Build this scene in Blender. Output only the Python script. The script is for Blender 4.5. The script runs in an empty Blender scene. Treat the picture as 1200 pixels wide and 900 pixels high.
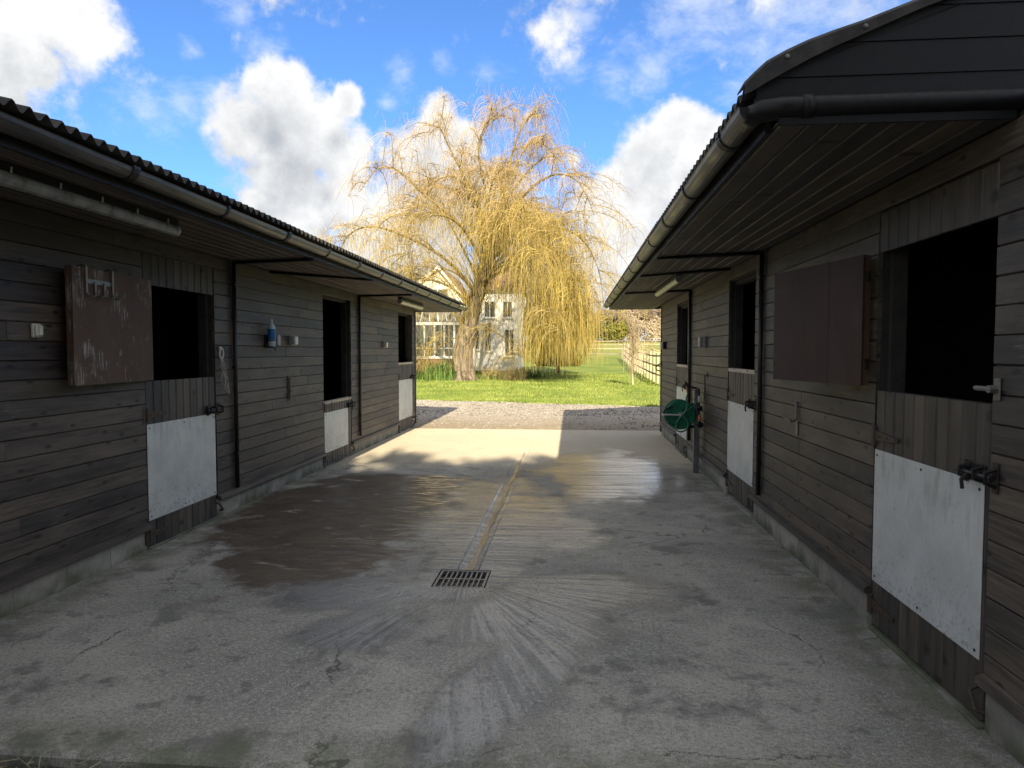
import bpy, math, random
from mathutils import Vector, Matrix
random.seed(11)
SC = bpy.context.scene
COL = SC.collection
R = math.radians

# ------------------------------------------------------------------ camera
CAM_H = 1.55
yaw, pit = math.atan(70 / 800), math.atan(37 / 800)
F = Vector((-math.sin(yaw) * math.cos(pit), math.cos(yaw) * math.cos(pit), -math.sin(pit)))
RT = Vector((math.cos(yaw), math.sin(yaw), 0))
UP = RT.cross(F)
cam = bpy.data.cameras.new('camera')
cam.lens, cam.sensor_width = 24.0, 36.0
cam.clip_start, cam.clip_end = 0.05, 3000
co = bpy.data.objects.new('camera', cam)
COL.objects.link(co)
co.matrix_world = Matrix(((RT.x, UP.x, -F.x, 0), (RT.y, UP.y, -F.y, 0), (RT.z, UP.z, -F.z, CAM_H), (0, 0, 0, 1)))
SC.camera = co

def ray(px, py):
    return (F * 800 + RT * (px - 600) - UP * (py - 450)).normalized()

# ------------------------------------------------------------------ colour management, sun
SC.view_settings.view_transform = 'Standard'
SC.view_settings.look = 'None'
SC.view_settings.exposure = 1.40
SC.view_settings.gamma = 1
SUN = Vector((0.34, -1.58, 1.0)).normalized()
sl = bpy.data.lights.new('sun', 'SUN')
sl.energy, sl.angle, sl.color = 4.3, R(0.53), (1.0, 0.86, 0.61)
so = bpy.data.objects.new('sun', sl)
COL.objects.link(so)
so.rotation_euler = SUN.to_track_quat('Z', 'Y').to_euler()
SKY_STRENGTH = 0.13

# ------------------------------------------------------------------ node helper
class NT:
    def __init__(s, tree):
        s.t = tree; s.n = tree.nodes; s.l = tree.links
    def new(s, typ, **kw):
        n = s.n.new(typ)
        for k, v in kw.items(): setattr(n, k, v)
        return n
    def put(s, sock, v):
        if hasattr(v, 'is_output') or isinstance(v, bpy.types.NodeSocket): s.l.new(v, sock)
        elif v is not None:
            if isinstance(v, (tuple, list, Vector)) and len(v) == 3 and sock.type == 'RGBA': v = (*v, 1)
            sock.default_value = v
    def m(s, op, a, b=None, c=None, clamp=False):
        n = s.new('ShaderNodeMath', operation=op, use_clamp=clamp)
        s.put(n.inputs[0], a); s.put(n.inputs[1], b); s.put(n.inputs[2], c)
        return n.outputs[0]
    def vm(s, op, a, b=None, out=0):
        n = s.new('ShaderNodeVectorMath', operation=op)
        s.put(n.inputs[0], a); s.put(n.inputs[1], b)
        return n.outputs[out]
    def pos(s): return s.new('ShaderNodeNewGeometry').outputs['Position']
    def rnd(s): return s.new('ShaderNodeObjectInfo').outputs['Random']
    def sep(s, v):
        n = s.new('ShaderNodeSeparateXYZ'); s.put(n.inputs[0], v); return n.outputs
    def noise(s, v, scale=1, detail=4, rough=.55, dist=0):
        n = s.new('ShaderNodeTexNoise'); s.put(n.inputs['Vector'], v)
        n.inputs['Scale'].default_value = scale; n.inputs['Detail'].default_value = detail
        n.inputs['Roughness'].default_value = rough; n.inputs['Distortion'].default_value = dist
        return n.outputs[0]
    def vor(s, v, scale=1, out='Distance', feature='F1'):
        n = s.new('ShaderNodeTexVoronoi', feature=feature); s.put(n.inputs['Vector'], v)
        n.inputs['Scale'].default_value = scale; return n.outputs[out]
    def mr(s, v, a, b, c=0, d=1, smooth=True):
        n = s.new('ShaderNodeMapRange', interpolation_type='SMOOTHSTEP' if smooth else 'LINEAR')
        s.put(n.inputs[0], v); s.put(n.inputs[1], a); s.put(n.inputs[2], b); s.put(n.inputs[3], c); s.put(n.inputs[4], d)
        return n.outputs[0]
    def mix(s, f, a, b, blend='MIX'):
        n = s.new('ShaderNodeMix', data_type='RGBA', blend_type=blend)
        s.put(n.inputs[0], f); s.put(n.inputs[6], a); s.put(n.inputs[7], b); return n.outputs[2]
    def bump(s, h, strength=.3, dist=.01, normal=None):
        n = s.new('ShaderNodeBump'); n.inputs['Strength'].default_value = strength
        n.inputs['Distance'].default_value = dist; s.put(n.inputs['Height'], h)
        if normal is not None: s.put(n.inputs['Normal'], normal)
        return n.outputs[0]

MATS = {}
def material(name, build, spec=.5):
    m = bpy.data.materials.new(name); m.use_nodes = True
    t = NT(m.node_tree); b = m.node_tree.nodes['Principled BSDF']
    b.inputs['Specular IOR Level'].default_value = spec
    r = build(t, b)
    for k, v in (r or {}).items(): t.put(b.inputs[k], v)
    MATS[name] = m
    return m

# ------------------------------------------------------------------ sky
def px_blob(px, py, r): return (ray(px, py), r / 860.0)
CUMULUS = [(330,110,46),(298,150,50),(352,160,72),(398,185,48),(330,205,62),(405,235,62),(312,98,28),(408,118,22),(352,262,50),(300,236,26),(370,300,60),(320,260,40),
           (508,152,44),(482,184,48),(540,172,40),(520,220,66),(452,240,52),(440,290,80),(560,240,70),(600,300,80),(500,300,80),
           (788,158,44),(758,186,58),(822,160,34),(722,206,36),(704,236,46),(750,240,64),(800,220,60),(672,186,18),(738,290,56),(700,300,44),(760,330,60),(690,350,60),(640,340,60),
           (600,-285,235),(330,-320,225),(870,-280,215),(90,-310,200),(1120,-300,220),(20,20,76),(80,24,66),(112,44,34),(40,68,40),(-60,40,110),(150,400,120),(0,260,60)]
WISPS = [(168,132,44),(212,118,34),(140,140,30),(300,48,36),(284,22,30),(668,74,34),(672,18,46),(566,82,26),(452,122,16),(474,90,24),(720,92,34),
         (770,84,64),(840,24,130),(930,16,150),(800,60,80),(1010,10,120),(250,110,36),(520,78,22),(225,60,18)]
world = bpy.data.worlds.new('World'); SC.world = world; world.use_nodes = True
def build_sky():
    t = NT(world.node_tree); bg = world.node_tree.nodes['Background']
    sky = t.new('ShaderNodeTexSky', sky_type='NISHITA')
    sky.sun_disc = False
    sky.sun_elevation = math.asin(SUN.z)
    sky.sun_rotation = math.atan2(SUN.x, SUN.y)
    sky.altitude = 50; sky.air_density = 1.0; sky.dust_density = 0.35; sky.ozone_density = 2.2
    d = t.new('ShaderNodeTexCoord').outputs['Generated']
    def field(v, lst, wob):
        w = t.vm('ADD', v, t.vm('SCALE', wob, None)) if False else v
        acc = None
        for px, py, r in lst:
            c, rad = px_blob(px, py, r)
            k = t.m('MULTIPLY_ADD', t.vm('DISTANCE', w, tuple(c), out=1), -1 / rad, 1.0)
            acc = k if acc is None else t.m('MAXIMUM', acc, k)
        return acc
    view = t.vm('DOT_PRODUCT', d, tuple(F), out=1)
    away = t.mr(view, 0.80, 0.62)
    def cum(v, det=8):
        # a coarse wobble makes the outlines billow, a finer one frays them
        n1 = t.noise(v, 7, 3, .5); n2 = t.noise(v, 21, det, .62)
        f = t.m('MAXIMUM', field(v, CUMULUS, None), -1.6)
        # cloud goes on round the rest of the sky, thickened to fill the shade
        g = t.m('MULTIPLY_ADD', t.noise(t.vm('MULTIPLY', v, (1, 1, 1.5)), 2.2, 2, .5), 4.0, -1.35)
        g = t.m('MULTIPLY_ADD', away, 4.0, t.m('SUBTRACT', g, 4.0))
        f = t.m('MAXIMUM', f, t.m('MINIMUM', g, 0.75))
        f = t.m('MULTIPLY_ADD', t.m('SUBTRACT', n1, .5), 1.5, f)
        return t.m('MULTIPLY_ADD', t.m('SUBTRACT', n2, .5), 1.25, f)
    c0 = cum(d)
    c1 = cum(t.vm('ADD', d, (0.018, -0.010, 0.050)), 4)
    cov = t.mr(c0, -0.02, 0.42)
    light = t.mr(t.m('SUBTRACT', c0, c1), -0.80, 0.55)
    thick = t.mr(c0, 0.2, 1.1)
    puff = t.mr(t.noise(d, 13, 6, .62), .34, .66)
    lum = t.m('ADD', t.m('MULTIPLY', light, .62), t.m('MULTIPLY', puff, .38))
    lum = t.m('ADD', lum, t.m('MULTIPLY', t.m('SUBTRACT', 1.0, thick), .22))
    lum = t.m('ADD', lum, t.m('MULTIPLY', t.m('SUBTRACT', t.noise(d, 5, 3, .5), .5), .7))
    lum = t.m('ADD', lum, .04, clamp=True)
    ccol = t.mix(lum, (1.22, 1.34, 1.50), (2.95, 2.97, 2.99))
    w = t.m('ADD', field(d, WISPS, None), t.m('MULTIPLY', t.m('SUBTRACT', t.noise(t.vm('MULTIPLY', d, (1, 1, 1.6)), 10, 7, .66, .25), .5), 4.2))
    wcov = t.m('MULTIPLY', t.mr(w, 0.0, 1.7), .60)
    skyc = t.mix(1.0, sky.outputs[0], (0.305, 0.462, 0.668), 'MULTIPLY')
    el = t.sep(d)[2]
    # pale low air near the horizon, all round
    haze = t.mr(el, 0.16, -0.02)
    col = t.mix(wcov, skyc, (2.7, 2.9, 3.2))
    col = t.mix(cov, col, ccol)
    col = t.mix(t.m('MULTIPLY', haze, .55), col, (3.2, 3.45, 3.7))
    t.l.new(col, bg.inputs[0]); bg.inputs[1].default_value = SKY_STRENGTH
build_sky()
world.cycles.sampling_method = 'MANUAL'
world.cycles.sample_map_resolution = 512

# ------------------------------------------------------------------ object helpers
WL = {}
def reg(o, parent, wl):
    COL.objects.link(o)
    WL[o.name] = Vector(wl)
    if parent is not None:
        o.parent = parent
        o.location = Vector(wl) - WL[parent.name]
    else:
        o.location = wl
    return o
def tag(o, label=None, cat=None, group=None, kind=None):
    if label: o['label'] = label
    if cat: o['category'] = cat
    if group: o['group'] = group
    if kind: o['kind'] = kind
    return o
def thing(name, loc, label, cat, group=None):
    return tag(reg(bpy.data.objects.new(name, None), None, loc), label, cat, group)

class MB:
    def __init__(s): s.v = []; s.f = []; s.mi = []; s.cur = 0
    def add(s, vs, fs):
        b = len(s.v); s.v += [tuple(v) for v in vs]; s.f += [tuple(b + i for i in f) for f in fs]; s.mi += [s.cur] * len(fs)
        return s
    def box(s, x0, x1, y0, y1, z0, z1):
        if x0 > x1: x0, x1 = x1, x0
        if y0 > y1: y0, y1 = y1, y0
        return s.add([(x0,y0,z0),(x1,y0,z0),(x1,y1,z0),(x0,y1,z0),(x0,y0,z1),(x1,y0,z1),(x1,y1,z1),(x0,y1,z1)],
                     [(0,3,2,1),(4,5,6,7),(0,1,5,4),(1,2,6,5),(2,3,7,6),(3,0,4,7)])
    def bbox(s, x0, x1, y0, y1, z0, z1, b=.004):
        """box with chamfered edges (drawn as an 8-gon prism along its longest axis plus chamfered ends)"""
        if x0 > x1: x0, x1 = x1, x0
        if y0 > y1: y0, y1 = y1, y0
        lo, hi = (x0, y0, z0), (x1, y1, z1)
        vs = []; idx = {}
        for sx in (0, 1):
            for sy in (0, 1):
                for sz in (0, 1):
                    for ax in range(3):
                        sg = (sx, sy, sz)
                        p = [0, 0, 0]
                        for k in range(3):
                            e = hi[k] if sg[k] else lo[k]
                            p[k] = e if k == ax else e + (-b if sg[k] else b)
                        idx[(sx, sy, sz, ax)] = len(vs); vs.append(p)
        fs = []
        for ax in range(3):
            o = [k for k in range(3) if k != ax]
            for sd in (0, 1):
                q = []
                for u, v in ((0, 0), (1, 0), (1, 1), (0, 1)):
                    sg = [0, 0, 0]; sg[ax] = sd; sg[o[0]] = u; sg[o[1]] = v
                    q.append(idx[(*sg, ax)])
                fs.append(q)
            for u in (0, 1):
                for v in (0, 1):
                    q = []
                    for e, a in ((0, o[0]), (1, o[0]), (1, o[1]), (0, o[1])):
                        sg = [0, 0, 0]; sg[ax] = e; sg[o[0]] = u; sg[o[1]] = v
                        q.append(idx[(*sg, a)])
                    fs.append(q)
        for sx in (0, 1):
            for sy in (0, 1):
                for sz in (0, 1):
                    fs.append([idx[(sx, sy, sz, a)] for a in range(3)])
        return s.add(vs, fs)
    def prism(s, pts, p0, p1, ax, up):
        """extrude 2-D outline pts (u along ax, v along up) from p0 to p1"""
        p0, p1, ax, up = Vector(p0), Vector(p1), Vector(ax), Vector(up); n = len(pts)
        vs = [p0 + ax * u + up * v for u, v in pts] + [p1 + ax * u + up * v for u, v in pts]
        fs = [(i, (i + 1) % n, n + (i + 1) % n, n + i) for i in range(n)] + [tuple(range(n - 1, -1, -1)), tuple(range(n, 2 * n))]
        return s.add(vs, fs)
    def tube(s, path, r, n=6, caps=True, r1=None):
        path = [Vector(p) for p in path]; m = len(path); vs = []
        prev = None
        for i, p in enumerate(path):
            d = (path[min(i + 1, m - 1)] - path[max(i - 1, 0)])
            if d.length < 1e-9: d = Vector((0, 0, 1))
            d.normalize()
            if prev is None:
                a = d.orthogonal().normalized()
            else:
                a = (prev - d * prev.dot(d))
                a = a.normalized() if a.length > 1e-6 else d.orthogonal().normalized()
            prev = a; b = d.cross(a)
            rr = r if isinstance(r, (int, float)) and r1 is None else (r[i] if not isinstance(r, (int, float)) else r + (r1 - r) * i / (m - 1))
            for k in range(n):
                t = 2 * math.pi * k / n
                vs.append(p + a * (math.cos(t) * rr) + b * (math.sin(t) * rr))
        fs = [(i * n + k, i * n + (k + 1) % n, (i + 1) * n + (k + 1) % n, (i + 1) * n + k) for i in range(m - 1) for k in range(n)]
        if caps and n > 2: fs += [tuple(range(n - 1, -1, -1)), tuple((m - 1) * n + k for k in range(n))]
        return s.add(vs, fs)
    def cyl(s, p0, p1, r, n=12, r1=None): return s.tube([p0, p1], r, n, True, r1)
    def lathe(s, prof, c, axis=(0, 0, 1), n=16):
        c, d = Vector(c), Vector(axis).normalized(); a = d.orthogonal().normalized(); b = d.cross(a); m = len(prof); vs = []
        for r, h in prof:
            for k in range(n):
                t = 2 * math.pi * k / n
                vs.append(c + d * h + a * (r * math.cos(t)) + b * (r * math.sin(t)))
        fs = [(i * n + k, i * n + (k + 1) % n, (i + 1) * n + (k + 1) % n, (i + 1) * n + k) for i in range(m - 1) for k in range(n)]
        return s.add(vs, fs)
    def rot(s, frm, c, ang):
        """turn vertices added since index frm about a vertical axis through c"""
        ca, sa = math.cos(ang), math.sin(ang)
        for i in range(frm, len(s.v)):
            x, y, z = s.v[i]; x -= c[0]; y -= c[1]
            s.v[i] = (c[0] + x * ca - y * sa, c[1] + x * sa + y * ca, z)
        return s
    def build(s, name, mat, parent=None, smooth=False, loc=None):
        xs = list(zip(*s.v))
        c = loc or ((min(xs[0]) + max(xs[0])) / 2, (min(xs[1]) + max(xs[1])) / 2, min(xs[2]))
        me = bpy.data.meshes.new(name)
        me.from_pydata([(x - c[0], y - c[1], z - c[2]) for x, y, z in s.v], [], s.f)
        mats = mat if isinstance(mat, (list, tuple)) else [mat]
        for m_ in mats: me.materials.append(MATS[m_])
        if len(mats) > 1: me.polygons.foreach_set('material_index', s.mi)
        if smooth: me.polygons.foreach_set('use_smooth', [True] * len(me.polygons))
        me.validate()
        if len(me.polygons) < 60000:
            import bmesh
            bm = bmesh.new(); bm.from_mesh(me); bmesh.ops.recalc_face_normals(bm, faces=bm.faces); bm.to_mesh(me); bm.free()
        return reg(bpy.data.objects.new(name, me), parent, c)
def inst(name, src, parent, wl, scale=(1, 1, 1), rotz=0):
    o = bpy.data.objects.new(name, src.data if hasattr(src, 'data') else src)
    reg(o, parent, wl); o.scale = scale; o.rotation_euler = (0, 0, rotz)
    return o
def mesh_only(mb, name, mat):
    me = bpy.data.meshes.new(name); me.from_pydata(mb.v, [], mb.f); me.materials.append(MATS[mat]); me.validate()
    import bmesh
    bm = bmesh.new(); bm.from_mesh(me); bmesh.ops.recalc_face_normals(bm, faces=bm.faces); bm.to_mesh(me); bm.free()
    return me

# ------------------------------------------------------------------ materials
def wood(dark, light, grain=(60, 3, 60), rough=.55, knots=True, wear=.25, worn=(0.16, 0.15, 0.135), wt=(.55, .72)):
    def b(t, p):
        P = t.pos(); rn = t.rnd()
        off = t.vm('ADD', P, t.vm('MULTIPLY', t.new('ShaderNodeCombineXYZ').outputs[0], (0, 0, 0)))
        cx = t.new('ShaderNodeCombineXYZ'); t.put(cx.inputs[0], t.m('MULTIPLY', rn, 37.0)); t.put(cx.inputs[1], t.m('MULTIPLY', rn, 91.0)); t.put(cx.inputs[2], t.m('MULTIPLY', rn, 53.0))
        Q = t.vm('ADD', P, cx.outputs[0])
        G = t.vm('MULTIPLY', Q, grain)
        g1 = t.noise(G, 1.0, 5, .65, .6)
        g2 = t.noise(t.vm('MULTIPLY', Q, tuple(max(.6, g * .05) for g in grain)), 3, 3, .6)
        f = t.m('ADD', t.m('MULTIPLY', g1, .65), t.m('MULTIPLY', g2, .5))
        c = t.mix(t.mr(f, .36, .76), dark, light)
        c = t.mix(rn, t.mix(1, c, (1.32, 1.24, 1.14), 'MULTIPLY'), t.mix(1, c, (.56, .57, .63), 'MULTIPLY'))
        wn = t.noise(t.vm('MULTIPLY', P, (2, 2, 2.6)), 1.4, 6, .68)
        fine = t.noise(G, 2.2, 3, .7)
        wm = t.m('MULTIPLY', t.mr(wn, *wt), t.mr(fine, .42, .66))
        c = t.mix(t.m('MULTIPLY', wm, wear), c, worn)
        h = g1
        if knots:
            q = t.sep(Q); kv = t.new('ShaderNodeCombineXYZ')
            t.put(kv.inputs[0], t.m('MULTIPLY', q[1], 3.6)); t.put(kv.inputs[1], t.m('MULTIPLY', q[2], 8.5 if grain[1] < 10 else 4.0))
            def v2(o):
                n = t.new('ShaderNodeTexVoronoi', voronoi_dimensions='2D'); t.put(n.inputs['Vector'], kv.outputs[0]); n.inputs['Scale'].default_value = 1; return n.outputs[o]
            kd, rs = v2('Distance'), v2('Color')
            sel = t.m('GREATER_THAN', t.sep(rs)[0], .35)
            km = t.m('MULTIPLY', t.mr(t.m('ADD', kd, t.m('MULTIPLY', g1, .10)), .19, .11), sel)
            c = t.mix(t.m('MULTIPLY', km, .8), c, (.012, .010, .009))
            h = t.m('SUBTRACT', g1, t.m('MULTIPLY', km, .5))
        return {'Base Color': c, 'Roughness': t.mr(g1, .2, .8, rough - .08, rough + .16), 'Normal': t.bump(h, .35, .004)}
    return b
material('cladding', wood((.027, .024, .023), (.112, .096, .083), wear=.45, worn=(.21, .195, .175)))
material('cladding_upright', wood((.027, .024, .023), (.100, .087, .077), (60, 60, 3)))
material('soffit_wood', wood((.042, .037, .033), (.110, .096, .082), rough=.6, wear=.1))
material('pale_tongue', wood((.34, .31, .26), (.50, .46, .40), knots=False, wear=0))
material('door_ply', wood((.075, .042, .027), (.140, .082, .054), (26, 26, 2.2), rough=.7, knots=False, wear=.85, worn=(.34, .33, .30), wt=(.50, .62)))
material('door_ply_clean', wood((.066, .037, .025), (.112, .066, .046), (26, 26, 2.2), rough=.75, knots=False, wear=.2))
material('worn_wood', wood((.32, .29, .24), (.56, .52, .45), (40, 5, 40), rough=.7, wear=.2))
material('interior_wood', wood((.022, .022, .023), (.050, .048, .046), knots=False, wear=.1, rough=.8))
def plain(col, rough=.5, metal=0, var=.25, scale=30, bump=.1):
    def b(t, p):
        n = t.noise(t.pos(), scale, 4, .6)
        c = t.mix(t.mr(n, .3, .7), tuple(x * (1 - var) for x in col), tuple(min(1, x * (1 + var)) for x in col))
        return {'Base Color': c, 'Roughness': t.mr(n, .3, .7, max(.05, rough - .1), min(1, rough + .1)), 'Metallic': metal, 'Normal': t.bump(n, bump, .003)}
    return b
material('black_plastic', plain((.009, .009, .010), .5), .3)
material('black_metal', plain((.022, .021, .021), .45, .3))
material('dull_metal', plain((.20, .195, .185), .5, .6))
material('rust_metal', plain((.075, .055, .042), .65, .3, .4, 60))
material('grate_metal', plain((.23, .22, .20), .42, .55, .4, 40, .3))
material('white_plastic', plain((.62, .62, .58), .4, 0, .08))
material('grey_plastic', plain((.30, .30, .29), .45))
material('tube_plastic', plain((.50, .52, .44), .3, 0, .18, 14))
material('aged_tube', plain((.20, .21, .19), .35, 0, .3, 14))
material('blue_label', plain((.01, .14, .42), .4, 0, .1))
material('clear_bottle', plain((.45, .58, .66), .2, 0, .1))
material('green_plastic', plain((.008, .15, .080), .35, 0, .25, 20))
material('hose_rubber', plain((.05, .21, .13), .4, 0, .2, 20))
material('brass', plain((.45, .26, .10), .4, .8))
material('orange_plastic', plain((.55, .16, .04), .45))
material('twine', plain((.42, .40, .34), .9))
material('void_black', plain((.004, .004, .005), .9))
def b_gutter(t, p):
    P = t.pos(); x, y, z = t.sep(P)
    n = t.noise(t.vm('MULTIPLY', P, (14, 3, 14)), 1, 5, .65)
    n2 = t.noise(P, 2.2, 3, .6)
    far_tone = t.m('MULTIPLY', t.mr(t.m('ADD', y, t.m('MULTIPLY', n2, 3)), 3.5, 8), t.mr(n, .30, .62))  # tone turns pale olive towards the far end
    c = t.mix(t.mr(n, .3, .7), (.030, .030, .030), (.075, .072, .066))
    c = t.mix(t.m('MULTIPLY', far_tone, .85), c, (.26, .25, .16))
    return {'Base Color': c, 'Roughness': t.mr(n, .3, .7, .28, .55)}
material('gutter_plastic', b_gutter)
def b_roof(t, p):
    n = t.noise(t.pos(), 9, 6, .65); n2 = t.noise(t.pos(), 120, 2, .5)
    c = t.mix(t.mr(n, .35, .7), (.022, .022, .023), (.060, .058, .054))
    return {'Base Color': c, 'Roughness': .75, 'Normal': t.bump(n2, .4, .003)}
material('bitumen', b_roof)
def b_kick(t, p):
    P = t.pos(); rn = t.rnd(); x, y, z = t.sep(P)
    n = t.noise(P, 3.2, 6, .65); s = t.noise(t.vm('MULTIPLY', P, (30, 30, 3)), 1, 4, .7); sp = t.noise(P, 55, 3, .6)
    c = t.mix(t.mr(n, .35, .7), (.52, .55, .56), (.66, .69, .70))
    dirt = t.m('MULTIPLY', t.mr(n, .50, .68), t.mr(s, .45, .7))
    c = t.mix(t.m('MULTIPLY', dirt, .5), c, (.30, .29, .23))
    top = t.m('MULTIPLY', t.mr(z, .55, 1.02), t.mr(t.noise(t.vm('MULTIPLY', P, (16, 16, 5)), 1, 4, .6), .5, .72))
    c = t.mix(t.m('MULTIPLY', top, .55), c, (.27, .27, .22))
    scr = t.mr(t.noise(t.vm('MULTIPLY', P, (22, 22, 60)), 1, 2, .5, 1.5), .70, .76)
    c = t.mix(t.m('MULTIPLY', scr, .6), c, (.22, .22, .21))
    c = t.mix(t.mr(sp, .66, .74), c, (.20, .19, .17))
    mud = t.m('MULTIPLY', t.mr(t.noise(P, 38, 4, .7), .54, .62), t.mr(t.m('MULTIPLY_ADD', n, .5, z), .85, .50))
    c = t.mix(t.m('MULTIPLY', mud, .55), c, (.17, .15, .12))
    return {'Base Color': c, 'Roughness': t.mr(s, .3, .7, .38, .60), 'Metallic': .10, 'Normal': t.bump(t.noise(P, 2.2, 2, .5), .5, .02)}
material('kick_sheet', b_kick)
def b_block(t, p):
    P = t.pos(); rn = t.rnd(); z = t.sep(P)[2]
    n = t.noise(P, 5, 6, .65); g = t.noise(P, 140, 3, .6); m_ = t.noise(P, 2.1, 4, .6)
    c = t.mix(t.mr(n, .3, .7), (.27, .26, .235), (.40, .385, .345))
    c = t.mix(t.m('MULTIPLY', rn, .4), c, (.13, .125, .12))
    moss = t.m('MULTIPLY', t.mr(t.m('ADD', z, t.m('MULTIPLY', n, .18)), .24, .07), t.mr(m_, .38, .56))
    c = t.mix(t.m('MULTIPLY', moss, .85), c, (.055, .075, .030))
    return {'Base Color': c, 'Roughness': .9, 'Normal': t.bump(t.m('ADD', g, n), .35, .004)}
material('concrete_block', b_block)
material('mortar', plain((.26, .25, .22), .95, 0, .2, 60, .3))

# wet patches on the yard, as outlines on the ground (cx, cy, rx, ry, turn)
WETS = [(-.70, 6.3, .75, 2.5, 0), (.52, 8.8, 1.12, 2.15, 0), (-.25, 3.25, .30, 1.15, -.30), (-1.35, 4.25, .75, .36, .25), (.05, 4.40, .95, .42, .08), (-.1, 5.7, .45, 1.0, 0), (-.74, 4.5, .55, .5, 0), (-.2,3.9,.55,.6,0), (-1.15, 3.7, .5, .28, .6)]
def b_slab(t, p):
    P = t.pos(); x, y, z = t.sep(P)
    def ell(cx, cy, rx, ry, a):
        ca, sa = math.cos(a), math.sin(a)
        dx, dy = t.m('SUBTRACT', x, cx), t.m('SUBTRACT', y, cy)
        u = t.m('MULTIPLY_ADD', dx, ca / rx, t.m('MULTIPLY', dy, sa / rx)); v = t.m('MULTIPLY_ADD', dx, -sa / ry, t.m('MULTIPLY', dy, ca / ry))
        return t.m('SUBTRACT', 1.0, t.m('SQRT', t.m('ADD', t.m('MULTIPLY', u, u), t.m('MULTIPLY', v, v))))
    n_big = t.noise(P, .8, 5, .6); n_mid = t.noise(P, 3.2, 6, .68); n_fine = t.noise(P, 50, 5, .66); n_grit = t.noise(P, 170, 3, .65)
    tamp = t.noise(t.vm('MULTIPLY', P, (1.1, 26, 1)), 1, 4, .6, .4)
    dx, dy = t.m('SUBTRACT', x, -.74), t.m('SUBTRACT', y, 4.6)
    ang = t.m('ARCTAN2', dy, dx); dist = t.m('SQRT', t.m('ADD', t.m('MULTIPLY', dx, dx), t.m('MULTIPLY', dy, dy)))
    cx = t.new('ShaderNodeCombineXYZ'); t.put(cx.inputs[0], t.m('MULTIPLY', ang, 30.0)); t.put(cx.inputs[1], t.m('MULTIPLY', dist, .9))
    rad = t.noise(cx.outputs[0], 1, 4, .65, .2)
    rad_m = t.m('MULTIPLY', t.mr(y, 4.75, 4.3), t.mr(dist, 3.4, 1.6))
    near = t.mr(y, 4.9, 4.2)
    line = t.m('ADD', t.m('MULTIPLY', tamp, t.m('SUBTRACT', 1.0, rad_m)), t.m('MULTIPLY', rad, rad_m))
    # dry concrete
    c = t.mix(t.mr(n_mid, .32, .68), (.285, .276, .252), (.455, .440, .395))
    c = t.mix(t.m('MULTIPLY', t.mr(n_big, .46, .58), .72), c, (.205, .200, .190))
    pale = t.noise(t.vm('ADD', P, (13.1, 4.2, 0)), 1.7, 6, .62)
    c = t.mix(t.m('MULTIPLY', t.mr(pale, .52, .68), .50), c, (.52, .50, .44))
    c = t.mix(t.m('MULTIPLY', t.mr(line, .54, .70), .30), c, (.52, .50, .43))
    c = t.mix(t.m('MULTIPLY', t.mr(line, .46, .30), .30), c, (.15, .146, .138))
    c = t.mix(t.m('MULTIPLY', t.mr(n_fine, .52, .62), .48), c, (.60, .58, .52))
    c = t.mix(t.m('MULTIPLY', t.mr(n_fine, .47, .37), .55), c, (.12, .117, .11))
    c = t.mix(t.m('MULTIPLY', t.mr(n_grit, .52, .62), .60), c, (.66, .64, .57))
    c = t.mix(t.m('MULTIPLY', t.mr(n_grit, .46, .36), .45), c, (.10, .098, .094))
    st = t.noise(t.vm('ADD', P, (7.3, 2.1, 0)), 2.3, 6, .66)
    c = t.mix(t.m('MULTIPLY', t.mr(st, .54, .64), .70), c, (.15, .147, .14))
    sp = t.noise(t.vm('ADD', P, (1.3, 5.1, 0)), 6.5, 5, .66)
    c = t.mix(t.m('MULTIPLY', t.mr(sp, .57, .66), .60), c, (.13, .127, .12))
    # hairline cracks
    wv = t.new('ShaderNodeCombineXYZ'); t.put(wv.inputs[0], t.m('MULTIPLY_ADD', n_mid, .30, x)); t.put(wv.inputs[1], t.m('MULTIPLY_ADD', n_mid, .34, y))
    cd = t.vor(wv.outputs[0], .62, 'Distance', 'DISTANCE_TO_EDGE')
    ck = t.m('MULTIPLY', t.mr(cd, .0042, .0012), t.mr(t.noise(t.vm('ADD', P, (4, 8, 0)), .9, 2, .5), .47, .55))
    c = t.mix(t.m('MULTIPLY', ck, .8), c, (.06, .058, .054))
    # algae by the walls and the front edge
    edge = t.m('MAXIMUM', t.m('MAXIMUM', t.mr(x, 1.15, 1.68), t.mr(x, -2.85, -3.3)), t.mr(y, 2.75, 2.45))
    c = t.mix(t.m('MULTIPLY', t.m('MULTIPLY', edge, t.mr(t.noise(P, 4, 5, .65), .35, .62)), .7), c, (.125, .135, .080))
    c = t.mix(t.m('MULTIPLY', t.mr(t.m('MULTIPLY_ADD', n_mid, 1.6, y), 9.4, 10.8), .70), c, (.66, .575, .43))  # pale dry far end, colour also raised to brighten the sunlit stretch
    # water
    wet = None
    for e in WETS:
        k = ell(*e); wet = k if wet is None else t.m('MAXIMUM', wet, k)
    wob = t.m('ADD', t.m('MULTIPLY', t.m('SUBTRACT', t.noise(t.vm('MULTIPLY', P, (1, .7, 1)), 1.5, 5, .6, .5), .5), 1.5), t.m('MULTIPLY', t.m('SUBTRACT', n_mid, .5), .6))
    wf = t.m('ADD', wet, wob)
    wm = t.mr(t.m('ADD', wf, t.m('MULTIPLY', t.m('SUBTRACT', line, .5), .5)), -.06, .34)
    br = t.m('ADD', t.m('MAXIMUM', ell(-2.15, 6.7, 1.25, 2.5, 0), ell(-2.0, 4.95, .75, .8, .3)), t.m('MULTIPLY', t.m('SUBTRACT', t.noise(t.vm('ADD', P, (3, 9, 0)), 2.6, 5, .62, .4), .5), 1.2))
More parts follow.
